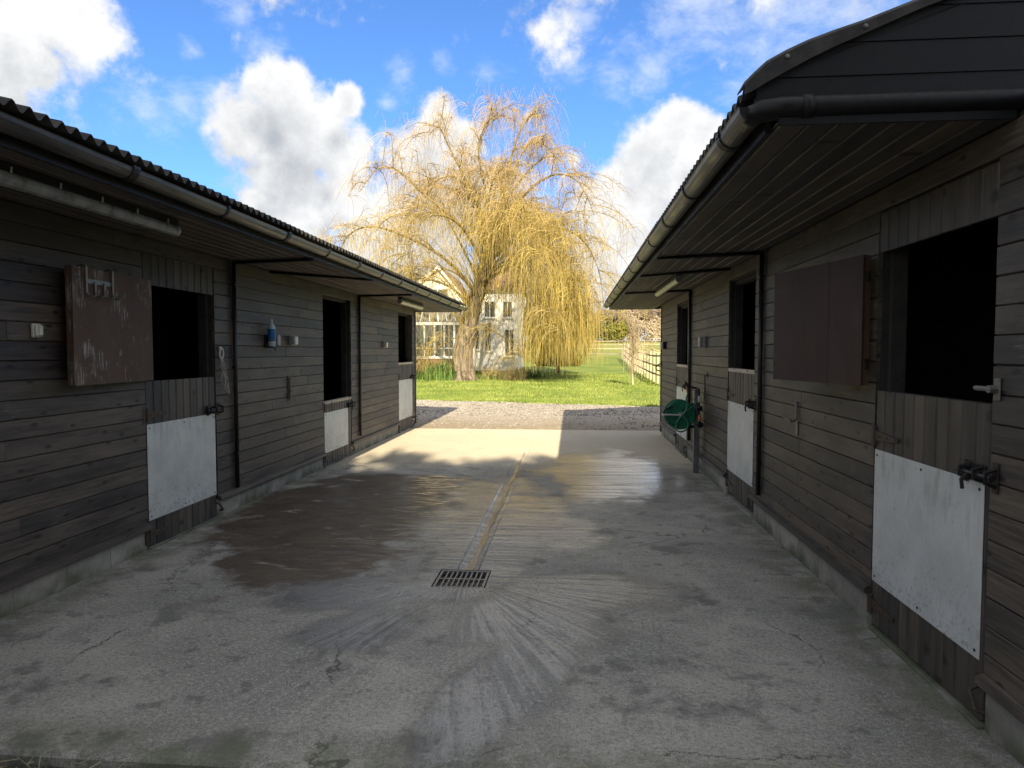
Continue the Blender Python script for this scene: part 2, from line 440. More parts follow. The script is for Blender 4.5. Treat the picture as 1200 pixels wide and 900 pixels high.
    cut = t.mr(y, 8.50, 8.44)
    bm = t.m('MULTIPLY', t.mr(br, .0, .26), cut)
    dryi = t.mr(t.noise(t.vm('MULTIPLY', t.vm('ADD', P, (1.7, .4, 0)), (1, 1.5, 1)), 2.4, 5, .6, .6), .60, .72)
    bm = t.m('MULTIPLY', bm, t.m('SUBTRACT', 1.0, dryi))
    wcol = t.mix(t.mr(wf, .05, .45), t.mix(1.0, c, (.42, .42, .42), 'MULTIPLY'), t.mix(1.0, c, (.60, .62, .67), 'MULTIPLY'))
    c = t.mix(bm, c, t.mix(t.mr(n_mid, .3, .7), (.070, .052, .036), (.120, .090, .062)))
    c = t.mix(wm, c, wcol)
    allw = t.m('MAXIMUM', t.m('MULTIPLY', wm, 1.0), t.m('MULTIPLY', bm, .88))
    film = t.m('MULTIPLY', t.mr(wf, .02, .50), t.mr(t.m('ADD', n_fine, t.m('MULTIPLY', t.m('SUBTRACT', line, .5), 1.5)), .38, .58))
    bfilm = t.m('MULTIPLY', t.m('MULTIPLY', bm, t.mr(x, -2.9, -1.6)), t.mr(t.noise(t.vm('MULTIPLY', P, (2, 7, 1)), 2, 4, .6), .42, .62))
    ro = t.m('MULTIPLY_ADD', allw, -.40, .90)
    h = t.m('ADD', t.m('ADD', t.m('MULTIPLY', line, .9), t.m('MULTIPLY', n_fine, .55)), t.m('MULTIPLY', n_grit, .30))
    hn = t.bump(h, .85, .014)
    cn = t.bump(h, .50, .010); t.l.new(t.m('MULTIPLY', t.mr(wf, .1, .6, .9, .7), t.mr(y, 4.6, 7.5, 1.0, .20)), cn.node.inputs['Strength'])
    p.inputs['Coat IOR'].default_value = 2.0
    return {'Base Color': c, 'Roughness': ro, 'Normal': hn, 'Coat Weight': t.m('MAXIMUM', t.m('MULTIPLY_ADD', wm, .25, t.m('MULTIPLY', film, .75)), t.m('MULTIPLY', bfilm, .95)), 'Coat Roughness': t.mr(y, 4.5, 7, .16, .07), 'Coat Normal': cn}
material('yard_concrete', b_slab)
def b_wetchan(t, p):
    P = t.pos(); n = t.noise(t.vm('MULTIPLY', P, (20, 2.5, 1)), 1, 5, .6); y = t.sep(P)[1]
    dry = t.mr(t.m('ADD', y, t.m('MULTIPLY', n, 2)), 10.4, 11.4)
    c = t.mix(t.mr(n, .35, .7), (.20, .19, .165), (.32, .31, .27))
    c = t.mix(dry, c, (.34, .30, .23))
    return {'Base Color': c, 'Roughness': t.m('MULTIPLY_ADD', dry, .7, t.mr(n, .3, .7, .10, .24)), 'Normal': t.bump(n, .18, .004)}
material('wet_channel', b_wetchan)
def b_gravel(t, p):
    P = t.pos(); v = t.vor(P, 38, 'Distance'); vc = t.vor(P, 38, 'Color'); n = t.noise(P, .9, 5, .6); f = t.noise(P, 9, 4, .7)
    c = t.mix(t.sep(vc)[0], (.19, .165, .14), (.50, .44, .375))
    y = t.sep(P)[1]
    mud = t.m('MULTIPLY', t.mr(t.m('MULTIPLY_ADD', n, 4, y), 19.2, 16.2), .85)
    c = t.mix(mud, c, t.mix(t.mr(f, .3, .7), (.20, .16, .11), (.34, .275, .185)))
    return {'Base Color': c, 'Roughness': .92, 'Normal': t.bump(t.m('ADD', t.m('MULTIPLY', v, 1.0), f), .7, .02)}
material('gravel_surface', b_gravel)
def b_dirt(t, p):
    P = t.pos(); n = t.noise(P, 7, 6, .7); v = t.vor(P, 45)
    c = t.mix(t.mr(n, .3, .7), (.045, .042, .036), (.15, .14, .115))
    return {'Base Color': c, 'Roughness': .95, 'Normal': t.bump(t.m('ADD', n, v), .8, .03)}
material('yard_dirt', b_dirt)
def b_pebble(t, p):
    rn = t.vor(t.pos(), 12, 'Color')
    return {'Base Color': t.mix(t.sep(rn)[0], (.12, .11, .10), (.42, .39, .35)), 'Roughness': .85}
material('pebble', b_pebble)
def b_grass(t, p):
    P = t.pos(); n = t.noise(P, .35, 5, .6); f = t.noise(P, 4, 5, .7); g = t.noise(t.vm('MULTIPLY', P, (30, 8, 1)), 1, 3, .7)
    c = t.mix(t.mr(n, .35, .68), (.125, .185, .036), (.225, .275, .062))
    c = t.mix(t.m('MULTIPLY', t.mr(f, .5, .75), .5), c, (.27, .26, .075))
    c = t.mix(t.m('MULTIPLY', t.mr(g, .45, .25), .5), c, (.05, .085, .015))
    far = t.mr(t.sep(P)[1], 55, 100)
    c = t.mix(t.m('MULTIPLY', far, .7), c, (.27, .27, .09))
    return {'Base Color': c, 'Roughness': .9, 'Normal': t.bump(t.m('ADD', g, f), .8, .06)}
material('lawn_grass', b_grass, .15)
def leafy(a, b_, scale=2.0, trans=0.0):
    def b(t, p):
        n = t.noise(t.pos(), scale, 3, .6)
        return {'Base Color': t.mix(t.mr(n, .3, .7), a, b_), 'Roughness': .7}
    return b
material('grass_blade', leafy((.135, .200, .036), (.290, .330, .085), .55), .2)
material('willow_twig', leafy((.27, .205, .055), (.48, .375, .115), .9), .2)
material('willow_tip', leafy((.31, .22, .095), (.47, .355, .17), .9), .2)
material('bare_twig', leafy((.25, .195, .14), (.40, .325, .23), .2), .2)  # lightened so the colour carries the haze of distance
material('pale_twig', leafy((.36, .29, .19), (.50, .42, .29), .6), .2)
material('iris_leaf', leafy((.045, .11, .020), (.14, .21, .045), 5), .3)
material('evergreen', leafy((.030, .055, .016), (.085, .120, .034), 1.1), .2)
material('shrub_leaf', leafy((.09, .12, .030), (.25, .25, .060), .8), .2)
material('olive_conifer', leafy((.10, .11, .020), (.20, .20, .040), 1.4), .2)
material('dry_stem', leafy((.36, .27, .12), (.52, .42, .2), 3), .2)
material('straw', leafy((.42, .38, .26), (.62, .57, .40), 9), .2)
def b_bark(t, p):
    P = t.pos(); n = t.noise(t.vm('MULTIPLY', P, (7, 7, 1.6)), 1, 6, .7, .5); m_ = t.noise(P, 1.3, 4, .6)
    c = t.mix(t.mr(n, .32, .68), (.060, .046, .034), (.29, .24, .18))
    c = t.mix(t.m('MULTIPLY', t.mr(m_, .5, .7), .5), c, (.24, .20, .08))
    return {'Base Color': c, 'Roughness': .95, 'Normal': t.bump(n, .9, .08)}
material('bark', b_bark, .2)
material('limb_bark', leafy((.13, .095, .04), (.27, .205, .075), 1.5), .2)
def b_render(t, p):
    n = t.noise(t.pos(), 1.5, 5, .65)
    return {'Base Color': t.mix(t.mr(n, .3, .7), (.76, .755, .73), (.88, .875, .85)), 'Roughness': .85}
material('white_render', b_render)
material('white_paint', plain((.80, .80, .78), .45, 0, .05))
material('brick_red', plain((.30, .17, .10), .9, 0, .35, 8, .3))
material('roof_tile', plain((.20, .12, .085), .85, 0, .35, 5, .3))
def b_glass(t, p):
    p.inputs['Transmission Weight'].default_value = .35
    return {'Base Color': (.10, .12, .12), 'Roughness': .06}
material('window_glass', b_glass)
material('fence_wood', wood((.30, .255, .19), (.52, .455, .35), (40, 40, 4), rough=.85, knots=False, wear=.2))
material('wire_black', plain((.03, .03, .03), .6))

# ------------------------------------------------------------------ ground
XL, XR = -3.30, 1.68
def terrain(x, y):
    z = 0.0
    if y > 36: z += (y - 36) * .014 + max(0, min(y, 160) - 52) * .0245 if y < 160 else (124 * .014 + 108 * .0245 + (y - 160) * .002)
    if y > 24: z += .05 * math.sin(x * .23 + y * .11) * min(1, (y - 24) / 10)
    return z
def edge_y(x): return 22.3 - (x + 4.86) * .30 + .10 * math.sin(x * 1.9) + .05 * math.sin(x * 5.1)
def make_ground():
    mb = MB()
    xs = [-160, -90, -60, -40, -28] + [-20 + .75 * i for i in range(48)] + [18, 26, 40, 60, 100, 160]
    rows = [0, .03, .4, 1, 1.8, 2.8, 4, 5.5, 7.2, 9, 11, 13, 15, 18, 22, 27, 33, 40, 50, 62, 76, 92, 112, 136, 170, 240, 420, 900]
    nx = len(xs)
    for j, r in enumerate(rows):
        for x in xs:
            e = edge_y(max(-28, min(20, x))); y = e + r
            mb.v.append((x, y, terrain(x, y) + (-.09 if j == 0 else 0.012 if j == 1 else .02)))
    for j in range(len(rows) - 1):
        for i in range(nx - 1):
            a = j * nx + i; mb.f.append((a, a + 1, a + nx + 1, a + nx)); mb.mi.append(0)
    o = mb.build('lawn', 'lawn_grass', smooth=True); tag(o, kind='structure')
    g = MB(); n = 60
    gx = [-200, -60, -30] + [-16 + .55 * i for i in range(48)] + [16, 30, 60, 200]; gy = [-200, -60, -20, -6, 0, 2, 6, 13.5] + [13.8 + .35 * i for i in range(34)] + [30, 40]
    rg = random.Random(4)
    for y in gy:
        for x in gx:
            h = -.055
            if 13.7 < y < 26: h = -.030 + rg.uniform(-.012, .014)
            if y > 26.5: h = -.3
            g.v.append((x, y, h))
    for j in range(len(gy) - 1):
        for i in range(len(gx) - 1):
            a = j * len(gx) + i; g.f.append((a, a + 1, a + len(gx) + 1, a + len(gx))); g.mi.append(0)
    tag(g.build('gravel_drive', 'gravel_surface', smooth=True), kind='structure')
    d = MB(); rg = random.Random(9)
    dx = [-8 + .16 * i for i in range(76)]; dy = [-3 + .5 * i for i in range(8)] + [1.1 + .045 * i for i in range(30)]
    for y in dy:
        for x in dx:
            d.v.append((x, min(y, 2.417), -.048 + (rg.uniform(-.028, .022) if y > 1 else 0)))
    for j in range(len(dy) - 1):
        for i in range(len(dx) - 1):
            a = j * len(dx) + i; d.f.append((a, a + 1, a + len(dx) + 1, a + len(dx))); d.mi.append(0)
    tag(d.build('dirt_ground', 'yard_dirt', smooth=True), kind='structure')
make_ground()

def make_slab():
    mb = MB()
    xb = [-3.60, -.925, -.815, -.775, -.690, -.650, -.563, 2.05]
    yb = [2.42, 4.392, 4.758, 8.447, 8.455, 11.4, 13.66]
    # bands between x breaks are cut by the gully pit, the channel and the bay joint
    def top(x0, x1, y0, y1, z=0.0):
        mb.add([(x0,y0,z),(x1,y0,z),(x1,y1,z),(x0,y1,z)], [(0,1,2,3)])
    def wall(p, q, z0, z1):
        mb.add([(p[0],p[1],z0),(q[0],q[1],z0),(q[0],q[1],z1),(p[0],p[1],z1)], [(0,1,2,3)])
    CD = -.030
    for i in range(len(xb) - 1):
        for j in range(len(yb) - 1):
            x0, x1, y0, y1 = xb[i], xb[i+1], yb[j], yb[j+1]
            pit_ = 1 <= i <= 5 and j == 1
            chan = 2 <= i <= 4 and 2 <= j <= 4
            joint = j == 3
            if pit_ or chan: continue
            top(x0, x1, y0, y1, -.012 if joint else 0)
    for (x0, x1) in ((xb[0], xb[2]), (xb[5], xb[7])):
        wall((x0, 8.447), (x1, 8.447), -.012, 0); wall((x0, 8.455), (x1, 8.455), -.012, 0)
    # pit walls
    X0, X1, Y0, Y1 = xb[1], xb[6], yb[1], yb[2]
    for p, q in (((X0,Y0),(X1,Y0)),((X0,Y1),(X1,Y1)),((X0,Y0),(X0,Y1)),((X1,Y0),(X1,Y1))): wall(p, q, -.4, 0)
    top(X0, X1, Y0, Y1, -.4)
    # front lip (rounded) and edges
    mb.add([(-3.6,2.42,0),(2.05,2.42,0),(2.05,2.40,-.012),(-3.6,2.40,-.012),(2.05,2.398,-.30),(-3.6,2.398,-.30)], [(0,1,2,3),(3,2,4,5)])
    wall((-3.6,13.66),(2.05,13.66),-.2,0); wall((-3.6,2.42),(-3.6,13.66),-.2,0); wall((2.05,2.42),(2.05,13.66),-.2,0)
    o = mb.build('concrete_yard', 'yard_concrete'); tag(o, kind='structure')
    ch = MB()
    prof = [(-.815, 0), (-.812, -.005), (-.790, -.010), (-.755, -.015), (-.735, -.016), (-.710, -.015), (-.672, -.010), (-.653, -.005), (-.650, 0)]
    ys = [4.758, 6, 7.2, 8.45, 9.6, 10.6, 11.1, 11.4]; dep = [1.3, 1.25, 1.15, 1.1, 1, .8, .5, .02]
    m = len(prof)
    for y, k in zip(ys, dep):
        for x, z in prof: ch.v.append((x, y, z * k))
    for j in range(len(ys) - 1):
        for i in range(m - 1):
            a = j * m + i; ch.f.append((a, a+1, a+m+1, a+m)); ch.mi.append(0)
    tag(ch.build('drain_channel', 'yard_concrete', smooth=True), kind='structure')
    w = MB(); rg = random.Random(6); ny = 60
    for k in range(ny + 1):
        y = 4.762 + (10.6 - 4.762) * k / ny; hw = .019 + .007 * math.sin(k * .9) + rg.uniform(-.003, .003) - .012 * max(0, (k / ny - .7) / .3); c = -.728 + .008 * math.sin(k * .35)
        zz = -.0115 * max(.55, 1.3 - .3 * (y - 4.76) / 3)
        w.v += [(c - hw, y, zz), (c + hw, y, zz)]
    for k in range(ny): w.f.append((2*k, 2*k+1, 2*k+3, 2*k+2)); w.mi.append(0)
    tag(w.build('channel_water', 'wet_channel', smooth=True), kind='structure')
make_slab()

def make_grate():
    g = thing('drain_grate', (-.742, 4.575, -.03), 'rusty cast iron drain grate with two rows of slots at the foot of the channel', 'drain grate')
    X0, X1, Y0, Y1 = -.915, -.573, 4.402, 4.748
    f = MB(); w = .016
    f.box(X0, X1, Y0, Y0 + w, -.03, -.002); f.box(X0, X1, Y1 - w, Y1, -.03, -.002)
    f.box(X0, X0 + w, Y0 + w, Y1 - w, -.03, -.002); f.box(X1 - w, X1, Y0 + w, Y1 - w, -.03, -.002)
    f.build('frame', 'grate_metal', g)
    MB().box(X0 + w, X1 - w, 4.567, 4.583, -.026, -.003).build('cross_bar', 'grate_metal', g)
    n = 9; pitch = (X1 - X0 - 2 * w) / n
    src = None
    for i in range(1, n):
        for (a, b) in ((Y0 + w, 4.567), (4.583, Y1 - w)):
            x = X0 + w + pitch * i
            if src is None:
                src = MB().bbox(x - .0065, x + .0065, a, b, -.026, -.004, .002).build('grate_bar', 'grate_metal', g)
            else:
                inst('grate_bar', src, g, (x, (a + b) / 2, -.026))
make_grate()

# ------------------------------------------------------------------ stable blocks
CH = .1178           # board course height
Z0 = .205
ZS = 2.44            # soffit level
BOARD = [(0, 0), (.018, 0), (.024, .005), (.024, .1115), (.022, .1135), (.010, .1142), (.010, CH), (0, CH)]
bmb = MB().prism(BOARD, (0, -.5, 0), (0, .5, 0), (1, 0, 0), (0, 0, 1))
BOARD_ME = mesh_only(bmb, 'board', 'cladding')
PL = [(0, 0), (.018, .0), (.022, .004), (.022, .996), (.018, 1.0), (0, 1.0)]
def plank_mesh():
    m = MB()
    m.prism([(0, -.5), (.014, -.5), (.022, -.44), (.022, .44), (.014, .5), (0, .5)], (0, 0, 0), (0, 0, 1), (1, 0, 0), (0, 1, 0))
    return mesh_only(m, 'plank', 'cladding_upright')
PLANK_ME = plank_mesh()
SOF_ME = mesh_only(MB().prism([(-.5, .006), (-.44, 0), (.44, 0), (.5, .006), (.5, .016), (-.5, .016)], (0, -.5, 0), (0, .5, 0), (1, 0, 0), (0, 0, 1)), 'soffit_board', 'soffit_wood')
BLOCK_ME = mesh_only(MB().bbox(-.5, .5, -.5, .5, 0, 1, .012), 'concrete_block', 'concrete_block')

class Side:
    def __init__(s, xw, sg): s.x = xw; s.s = sg
    def X(s, d): return s.x + s.s * d
def rot_for(side): return 0 if side.s > 0 else math.pi
def planks(parent, side, y0, y1, z0, z1, n, d, name='plank', gap=.007):
    w = (y1 - y0) / n
    for i in range(n):
        inst(name, PLANK_ME, parent, (side.X(d - .022 + random.uniform(-.0015, .0015)), y0 + w * (i + .5), z0), (1, w - gap, z1 - z0), rot_for(side))

def strap_hinge(parent, side, y, ydir, z, d):
    m = MB()
    L = .26
    x0, x1 = side.X(d), side.X(d + .006)
    m.add([(x0, y, z - .03), (x0, y, z + .03), (x0, y + ydir * L, z + .010), (x0, y + ydir * L, z - .010),
           (x1, y, z - .03), (x1, y, z + .03), (x1, y + ydir * L, z + .010), (x1, y + ydir * L, z - .010)],
          [(0,1,2,3),(4,5,6,7),(0,1,5,4),(1,2,6,5),(2,3,7,6),(3,0,4,7)])
    m.cyl((side.X(d + .006), y, z - .055), (side.X(d + .006), y, z + .055), .011, 8)
    for k in (.2, .55, .9): m.cyl((x1, y + ydir * L * k, z), (side.X(d + .010), y + ydir * L * k, z), .006, 6)
    m.box(side.X(d), side.X(d + .005), y - ydir * .012, y - ydir * .05, z - .07, z + .07)
    m.build('hinge', 'rust_metal', parent)
def bolt(parent, side, y, ydir, z, d):
    """sliding bolt: plate, two staples, round bar with a handle, keeper on the jamb"""
    m = MB()
    m.bbox(side.X(d), side.X(d + .005), y - ydir * .17, y - ydir * .02, z - .038, z + .038, .002)
    m.cyl((side.X(d + .026), y - ydir * .19, z), (side.X(d + .026), y + ydir * .06, z), .011, 8)
    for k in (-.145, -.045):
        m.tube([(side.X(d), y + ydir * k, z - .03), (side.X(d + .04), y + ydir * k, z - .018), (side.X(d + .04), y + ydir * k, z + .018), (side.X(d), y + ydir * k, z + .03)], .008, 6)
    m.tube([(side.X(d + .026), y - ydir * .10, z), (side.X(d + .055), y - ydir * .10, z - .03), (side.X(d + .05), y - ydir * .10, z - .07)], .008, 6)
    m.lathe([(0, .016), (.02, .014), (.024, 0), (.02, 0)], (side.X(d + .006), y - ydir * .15, z + .024), (side.s, 0, 0), 10)
    m.lathe([(0, .016), (.02, .014), (.024, 0), (.02, 0)], (side.X(d + .006), y - ydir * .15, z - .024), (side.s, 0, 0), 10)
    m.build('bolt', 'black_metal', parent)
    k = MB()
    k.tube([(side.X(.002), y + ydir * .05, z - .035), (side.X(d + .046), y + ydir * .05, z - .022), (side.X(d + .046), y + ydir * .05, z + .022), (side.X(.002), y + ydir * .05, z + .035)], .009, 6)
    k.bbox(side.X(.001), side.X(.006), y + ydir * .03, y + ydir * .07, z - .06, z + .06, .002)
    k.build('keeper', 'black_metal', parent)

def kick(parent, side, y0, y1, z0, z1, d):
    m = MB().bbox(side.X(d), side.X(d + .004), y0, y1, z0, z1, .001)
    o = m.build('kick_sheet', 'kick_sheet', parent)
    for y in (y0 + .03, (y0 + y1) / 2, y1 - .03):
        for z in (z0 + .03, z1 - .03):
            MB().cyl((side.X(d + .004), y, z), (side.X(d + .007), y, z), .007, 6).build('screw', 'black_metal', parent)

def lower_door(block, side, y0, y1, z0, z1, kz, n, hinge_y, mat='cladding_upright', capping=True, ky=None, hw=True):
    """bottom half of a stable door: ledged backing with planks, kick sheet, capping and ironwork"""
    d = -.006
    D = MB().box(side.X(d - .055), side.X(d - .024), y0 + .004, y1 - .004, z0 + .01, z1 - .012).build('stable_door', 'interior_wood', block)
    planks(D, side, y0 + .006, y1 - .006, z0, z1 - .012, n, d)
    ky = ky or (y0 + .012, y1 - .012)
    kick(D, side, ky[0], ky[1], kz[0], kz[1], d + .001)
    if capping:
        MB().bbox(side.X(d - .058), side.X(d + .006), y0 + .004, y1 - .004, z1 - .011, z1 + .028, .006).build('capping', 'worn_wood', D)
    far = hinge_y
    yd = 1 if far == y0 else -1
    if hw:
        strap_hinge(D, side, far + yd * .01, yd, kz[1] + .075, d + .002)
        strap_hinge(D, side, far + yd * .01, yd, z0 + .10 if kz[0] < .25 else kz[0] - .13, d + .002)
        other = y1 if yd > 0 else y0
        bolt(D, side, other - yd * .0, yd, kz[1] + .035, d + .002)
        m = MB(); yy = other - yd * .03
        m.tube([(side.X(d), yy, z0 + .14), (side.X(d + .04), yy, z0 + .12), (side.X(d + .045), yy + yd * .05, z0 + .06), (side.X(d + .01), yy + yd * .06, z0 + .05)], .010, 6)
        m.build('kick_latch', 'rust_metal', D)
    return D

def build_block(side, name, label, ya, yb, yroof0, yroof1, xe, pitch, doors, plinth_top, deep, headers, pipes, rods, near_gable, ridge_extra):
    B = thing(name, (side.x, (ya + yb) / 2, 0), label, 'stable')
    s = side.s
    # ---- boards, course by course, broken at the openings
    ncs = 19
    for i in range(ncs):
        z = Z0 + CH * i; zm = z + CH * .5
        segs = [(ya, yb)]
        for (o0, o1, oz0, oz1) in doors:
            if zm < oz1:
                new = []
                for a, b in segs:
                    if o1 <= a or o0 >= b: new.append((a, b)); continue
                    if o0 - a > .02: new.append((a, o0 - .004))
                    if b - o1 > .02: new.append((o1 + .004, b))
                segs = new
        for a, b in segs:
            cuts = [a]
            while b - cuts[-1] > 2.1:
                c = cuts[-1] + random.uniform(.9, 2.4)
                if b - c < .5: break
                cuts.append(c)
            cuts.append(b)
            for c0, c1 in zip(cuts, cuts[1:]):
                L = c1 - c0 - .003
                o = inst('board', BOARD_ME, B, (side.X(-.026 + random.uniform(-.001, .0015)), (c0 + c1) / 2, z + random.uniform(-.001, .001)), (1, L, 1), rot_for(side))
    # ---- timber frame behind, with the openings left clear
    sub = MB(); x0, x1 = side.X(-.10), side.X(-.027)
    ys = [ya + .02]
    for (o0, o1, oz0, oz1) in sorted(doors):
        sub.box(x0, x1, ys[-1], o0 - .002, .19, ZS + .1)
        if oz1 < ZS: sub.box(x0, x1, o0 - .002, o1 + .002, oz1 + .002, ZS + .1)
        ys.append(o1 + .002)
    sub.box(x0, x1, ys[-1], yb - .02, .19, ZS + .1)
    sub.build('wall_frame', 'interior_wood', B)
    # ---- jambs round each opening
    for (o0, o1, oz0, oz1) in doors:
        j = MB()
        j.box(side.X(-.14), side.X(-.063), o0 + .0, o0 + .035, 0.01, oz1); j.box(side.X(-.14), side.X(-.063), o1 - .035, o1, .01, oz1)
        j.box(side.X(-.14), side.X(-.063), o0 + .035, o1 - .035, oz1 - .035, oz1)
        j.build('door_frame', 'interior_wood', B)
    # ---- plinth blocks
    segs = [(ya, yb)]
    for (o0, o1, *_r) in doors:
        new = []
        for a, b in segs:
            if o1 <= a or o0 >= b: new.append((a, b)); continue
            if o0 - a > .02: new.append((a, o0))
            if b - o1 > .02: new.append((o1, b))
        segs = new
    mort = MB()
    for a, b in segs:
        n = max(1, round((b - a) / .45)); w = (b - a) / n
        mort.box(side.X(-.12), side.X(-.016), a + .01, b - .01, 0, plinth_top - .002)
        for k in range(n):
            inst('concrete_block', BLOCK_ME, B, (side.X(-.062), a + w * (k + .5), 0.0), (.10, w - .010, plinth_top))
    mort.build('mortar_bed', 'mortar', B)
    # ---- drip board above the plinth
    for a, b in segs:
        if b - a > .3:
            MB().prism([(0, 0), (.030, 0), (.034, .006), (.030, .036), (.002, .046), (0, .046)], (side.X(0), a + .004, plinth_top - .004), (side.X(0), b - .004, plinth_top - .004), (s, 0, 0), (0, 0, 1)).build('drip_board', 'cladding', B)
    # ---- corner post at the far end
    MB().bbox(side.X(-.10), side.X(.012), yb - .005, yb + .055, .05, ZS - .003, .005).build('corner_post', 'cladding_upright', B)
    # ---- door headers of upright planks
    for (h0, h1, hz0, hz1) in headers:
        H = MB().box(side.X(-.05), side.X(-.024), h0 + .003, h1 - .003, hz0, hz1 - .005).build('door_header', 'interior_wood', B)
        planks(H, side, h0 + .004, h1 - .004, hz0 - .01, hz1 - .004, 10, -.004)
    # ---- sill strip under each opening door
    for (o0, o1, *_r) in doors:
        MB().bbox(side.X(-.14), side.X(.012), o0 + .004, o1 - .004, -.01, .016, .004).build('threshold', 'concrete_block', B)
    # ---- soffit
    w = abs(xe - side.x) - .03; nb = 8; bw = w / nb
    back = MB().box(side.X(.005), xe - s * .03, yroof0 - (.065 if near_gable else -.02), yroof1 - .02, ZS + .012, ZS + .03)
    back.build('soffit_backing', 'pale_tongue', B)
    for k in range(nb):
        xc = side.X(.004 + bw * (k + .5)); y = yroof0 - (.07 if near_gable else -.01)
        while y < yroof1 - .02:
            L = min(random.uniform(2.6, 4.2), yroof1 - .01 - y)
            if yroof1 - y - L < .5: L = yroof1 - .01 - y
            inst('soffit_board', SOF_ME, B, (xc, y + L / 2, ZS + random.uniform(-.0015, .0015)), (bw - .005, L - .003, 1)); y += L
    # ---- roof sheets, fascia, ridge
    tn = math.tan(pitch); xr = side.x - s * deep / 2; sgn = -s
    run = abs(xr - xe) + .10
    pw = .095
    def sheet():
        m = MB(); nw = 10; per = 8; rows = 2
        for side_z in (0, -.006):
            for r in range(rows):
                for i in range(nw * per + 1):
                    y = i / per * pw
                    z = .020 * math.cos(2 * math.pi * i / per)
                    m.v.append((0 if r == 0 else run, y, z + side_z + (0 if r == 0 else run * tn)))
        N = nw * per + 1
        for i in range(nw * per):
            m.f.append((i, i + 1, N + i + 1, N + i)); m.f.append((2*N + i, 3*N + i, 3*N + i + 1, 2*N + i + 1))
            m.f.append((i, 2*N + i, 2*N + i + 1, i + 1)); m.mi += [0, 0, 0]
        me = bpy.data.meshes.new('roof_sheet'); me.from_pydata(m.v, [], m.f); me.materials.append(MATS['bitumen'])
        me.polygons.foreach_set('use_smooth', [True] * len(me.polygons)); return me
    me = sheet(); zt = 2.595
    y = yroof0; xs_ = xe + s * .10
    while y < yroof1 - .02:
        L = min(.95, yroof1 - y)
        inst('roof_sheet', me, B, (xs_, y, zt + random.uniform(-.003, .003)), (sgn, L / .95 * 1.004, 1))
        inst('roof_sheet', me, B, (xs_ + sgn * run * 2 - sgn * .002, y, zt), (-sgn, L / .95 * 1.004, 1))
        y += .95
    zr = zt + run * tn
    MB().prism([(-.16, -.16 * tn - .0), (0, .03), (.16, -.16 * tn), (.16, -.16 * tn + .02), (0, .055), (-.16, -.16 * tn + .02)], (xs_ + sgn * run, yroof0, zr), (xs_ + sgn * run, yroof1, zr), (1, 0, 0), (0, 0, 1)).build('ridge_cap', 'bitumen', B)
    if near_gable: MB().box(side.X(.005), xe - s * .014, yroof0 - .085, yroof0 - .0715, ZS - .004, ZS + .075).build('soffit_end', 'black_plastic', B)
    MB().box(xe - s * .012, xe + s * .010, yroof0 + .01, yroof1 - .01, ZS - .006, zt - .022).build('fascia', 'black_plastic', B)
    # ---- gable infill at both ends and rest of the shell
    x_far = side.x - s * deep
    for yy, nm in ((yroof0 + .03, 'gable'), (yroof1 - .03, 'gable')):
        if nm == 'gable' and near_gable and yy < 5: continue
        m = MB(); xa, xb2 = xe + s * -.02, xs_ + sgn * 2 * run - s * -.05
        m.prism([(xa, ZS + .01), (xb2, ZS + .01), (xb2, ZS + .06), (xs_ + sgn * run, zr - .06), (xa, zt - .035)], (0, yy - .012, 0), (0, yy + .012, 0), (1, 0, 0), (0, 0, 1))
        m.build('gable', 'cladding', B)
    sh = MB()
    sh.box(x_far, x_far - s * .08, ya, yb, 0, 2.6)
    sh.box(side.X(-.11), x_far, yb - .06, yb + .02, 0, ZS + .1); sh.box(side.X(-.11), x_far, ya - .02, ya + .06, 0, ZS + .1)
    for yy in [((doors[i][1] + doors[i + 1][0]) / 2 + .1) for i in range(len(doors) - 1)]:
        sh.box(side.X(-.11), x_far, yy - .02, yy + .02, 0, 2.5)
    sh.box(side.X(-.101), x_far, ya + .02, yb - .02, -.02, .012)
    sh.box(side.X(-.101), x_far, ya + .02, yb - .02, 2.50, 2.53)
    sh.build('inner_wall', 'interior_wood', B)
    # ---- gutter with brackets
    r = .056; gx = xe + s * (.012 + r); gz = 2.525
    g = MB(); arc = [(math.pi + math.pi * k / 10) for k in range(11)]
    out = [(r * math.cos(a), r * math.sin(a)) for a in arc]; inn = [((r - .004) * math.cos(a), (r - .004) * math.sin(a)) for a in reversed(arc)]
    g.prism([(-r - .005, .004)] + out + [(r + .005, .004), (r + .005, 0)][:1] + inn, (gx, yroof0 - .03, gz), (gx, yroof1 + .02, gz), (1, 0, 0), (0, 0, 1))
    G = g.build('gutter', 'gutter_plastic', B)
    cap = [(r * math.cos(a), r * math.sin(a)) for a in arc]
    for yy in (yroof0 - .034, yroof1 + .016):
        MB().prism(cap, (gx, yy, gz), (gx, yy + .012, gz), (1, 0, 0), (0, 0, 1)).build('end_cap', 'black_plastic', G)
    src = None
    yy = yroof0 + .35
    k = 0
    rb = r + .006
    ob = [(rb * math.cos(a), rb * math.sin(a)) for a in arc]; ib = [((r + .0005) * math.cos(a), (r + .0005) * math.sin(a)) for a in reversed(arc)]
    while yy < yroof1:
        ww = .055 if k % 2 == 0 else .028
        m = MB(); m.prism(ob + ib, (gx, yy - ww / 2, gz), (gx, yy + ww / 2, gz), (1, 0, 0), (0, 0, 1))
        m.box(gx - s * rb, xe + s * .011, yy - ww / 2, yy + ww / 2, gz - .05, gz + .01)
        m.prism([(-rb - .004, -.004), (-rb + .012, -.004), (-rb + .012, .014), (-rb - .004, .014)], (gx, yy - ww / 2, gz), (gx, yy + ww / 2, gz), (-s if s > 0 else 1, 0, 0), (0, 0, 1))
        m.build('gutter_bracket', 'black_plastic', G)
        yy += random.uniform(.90, 1.04); k += 1
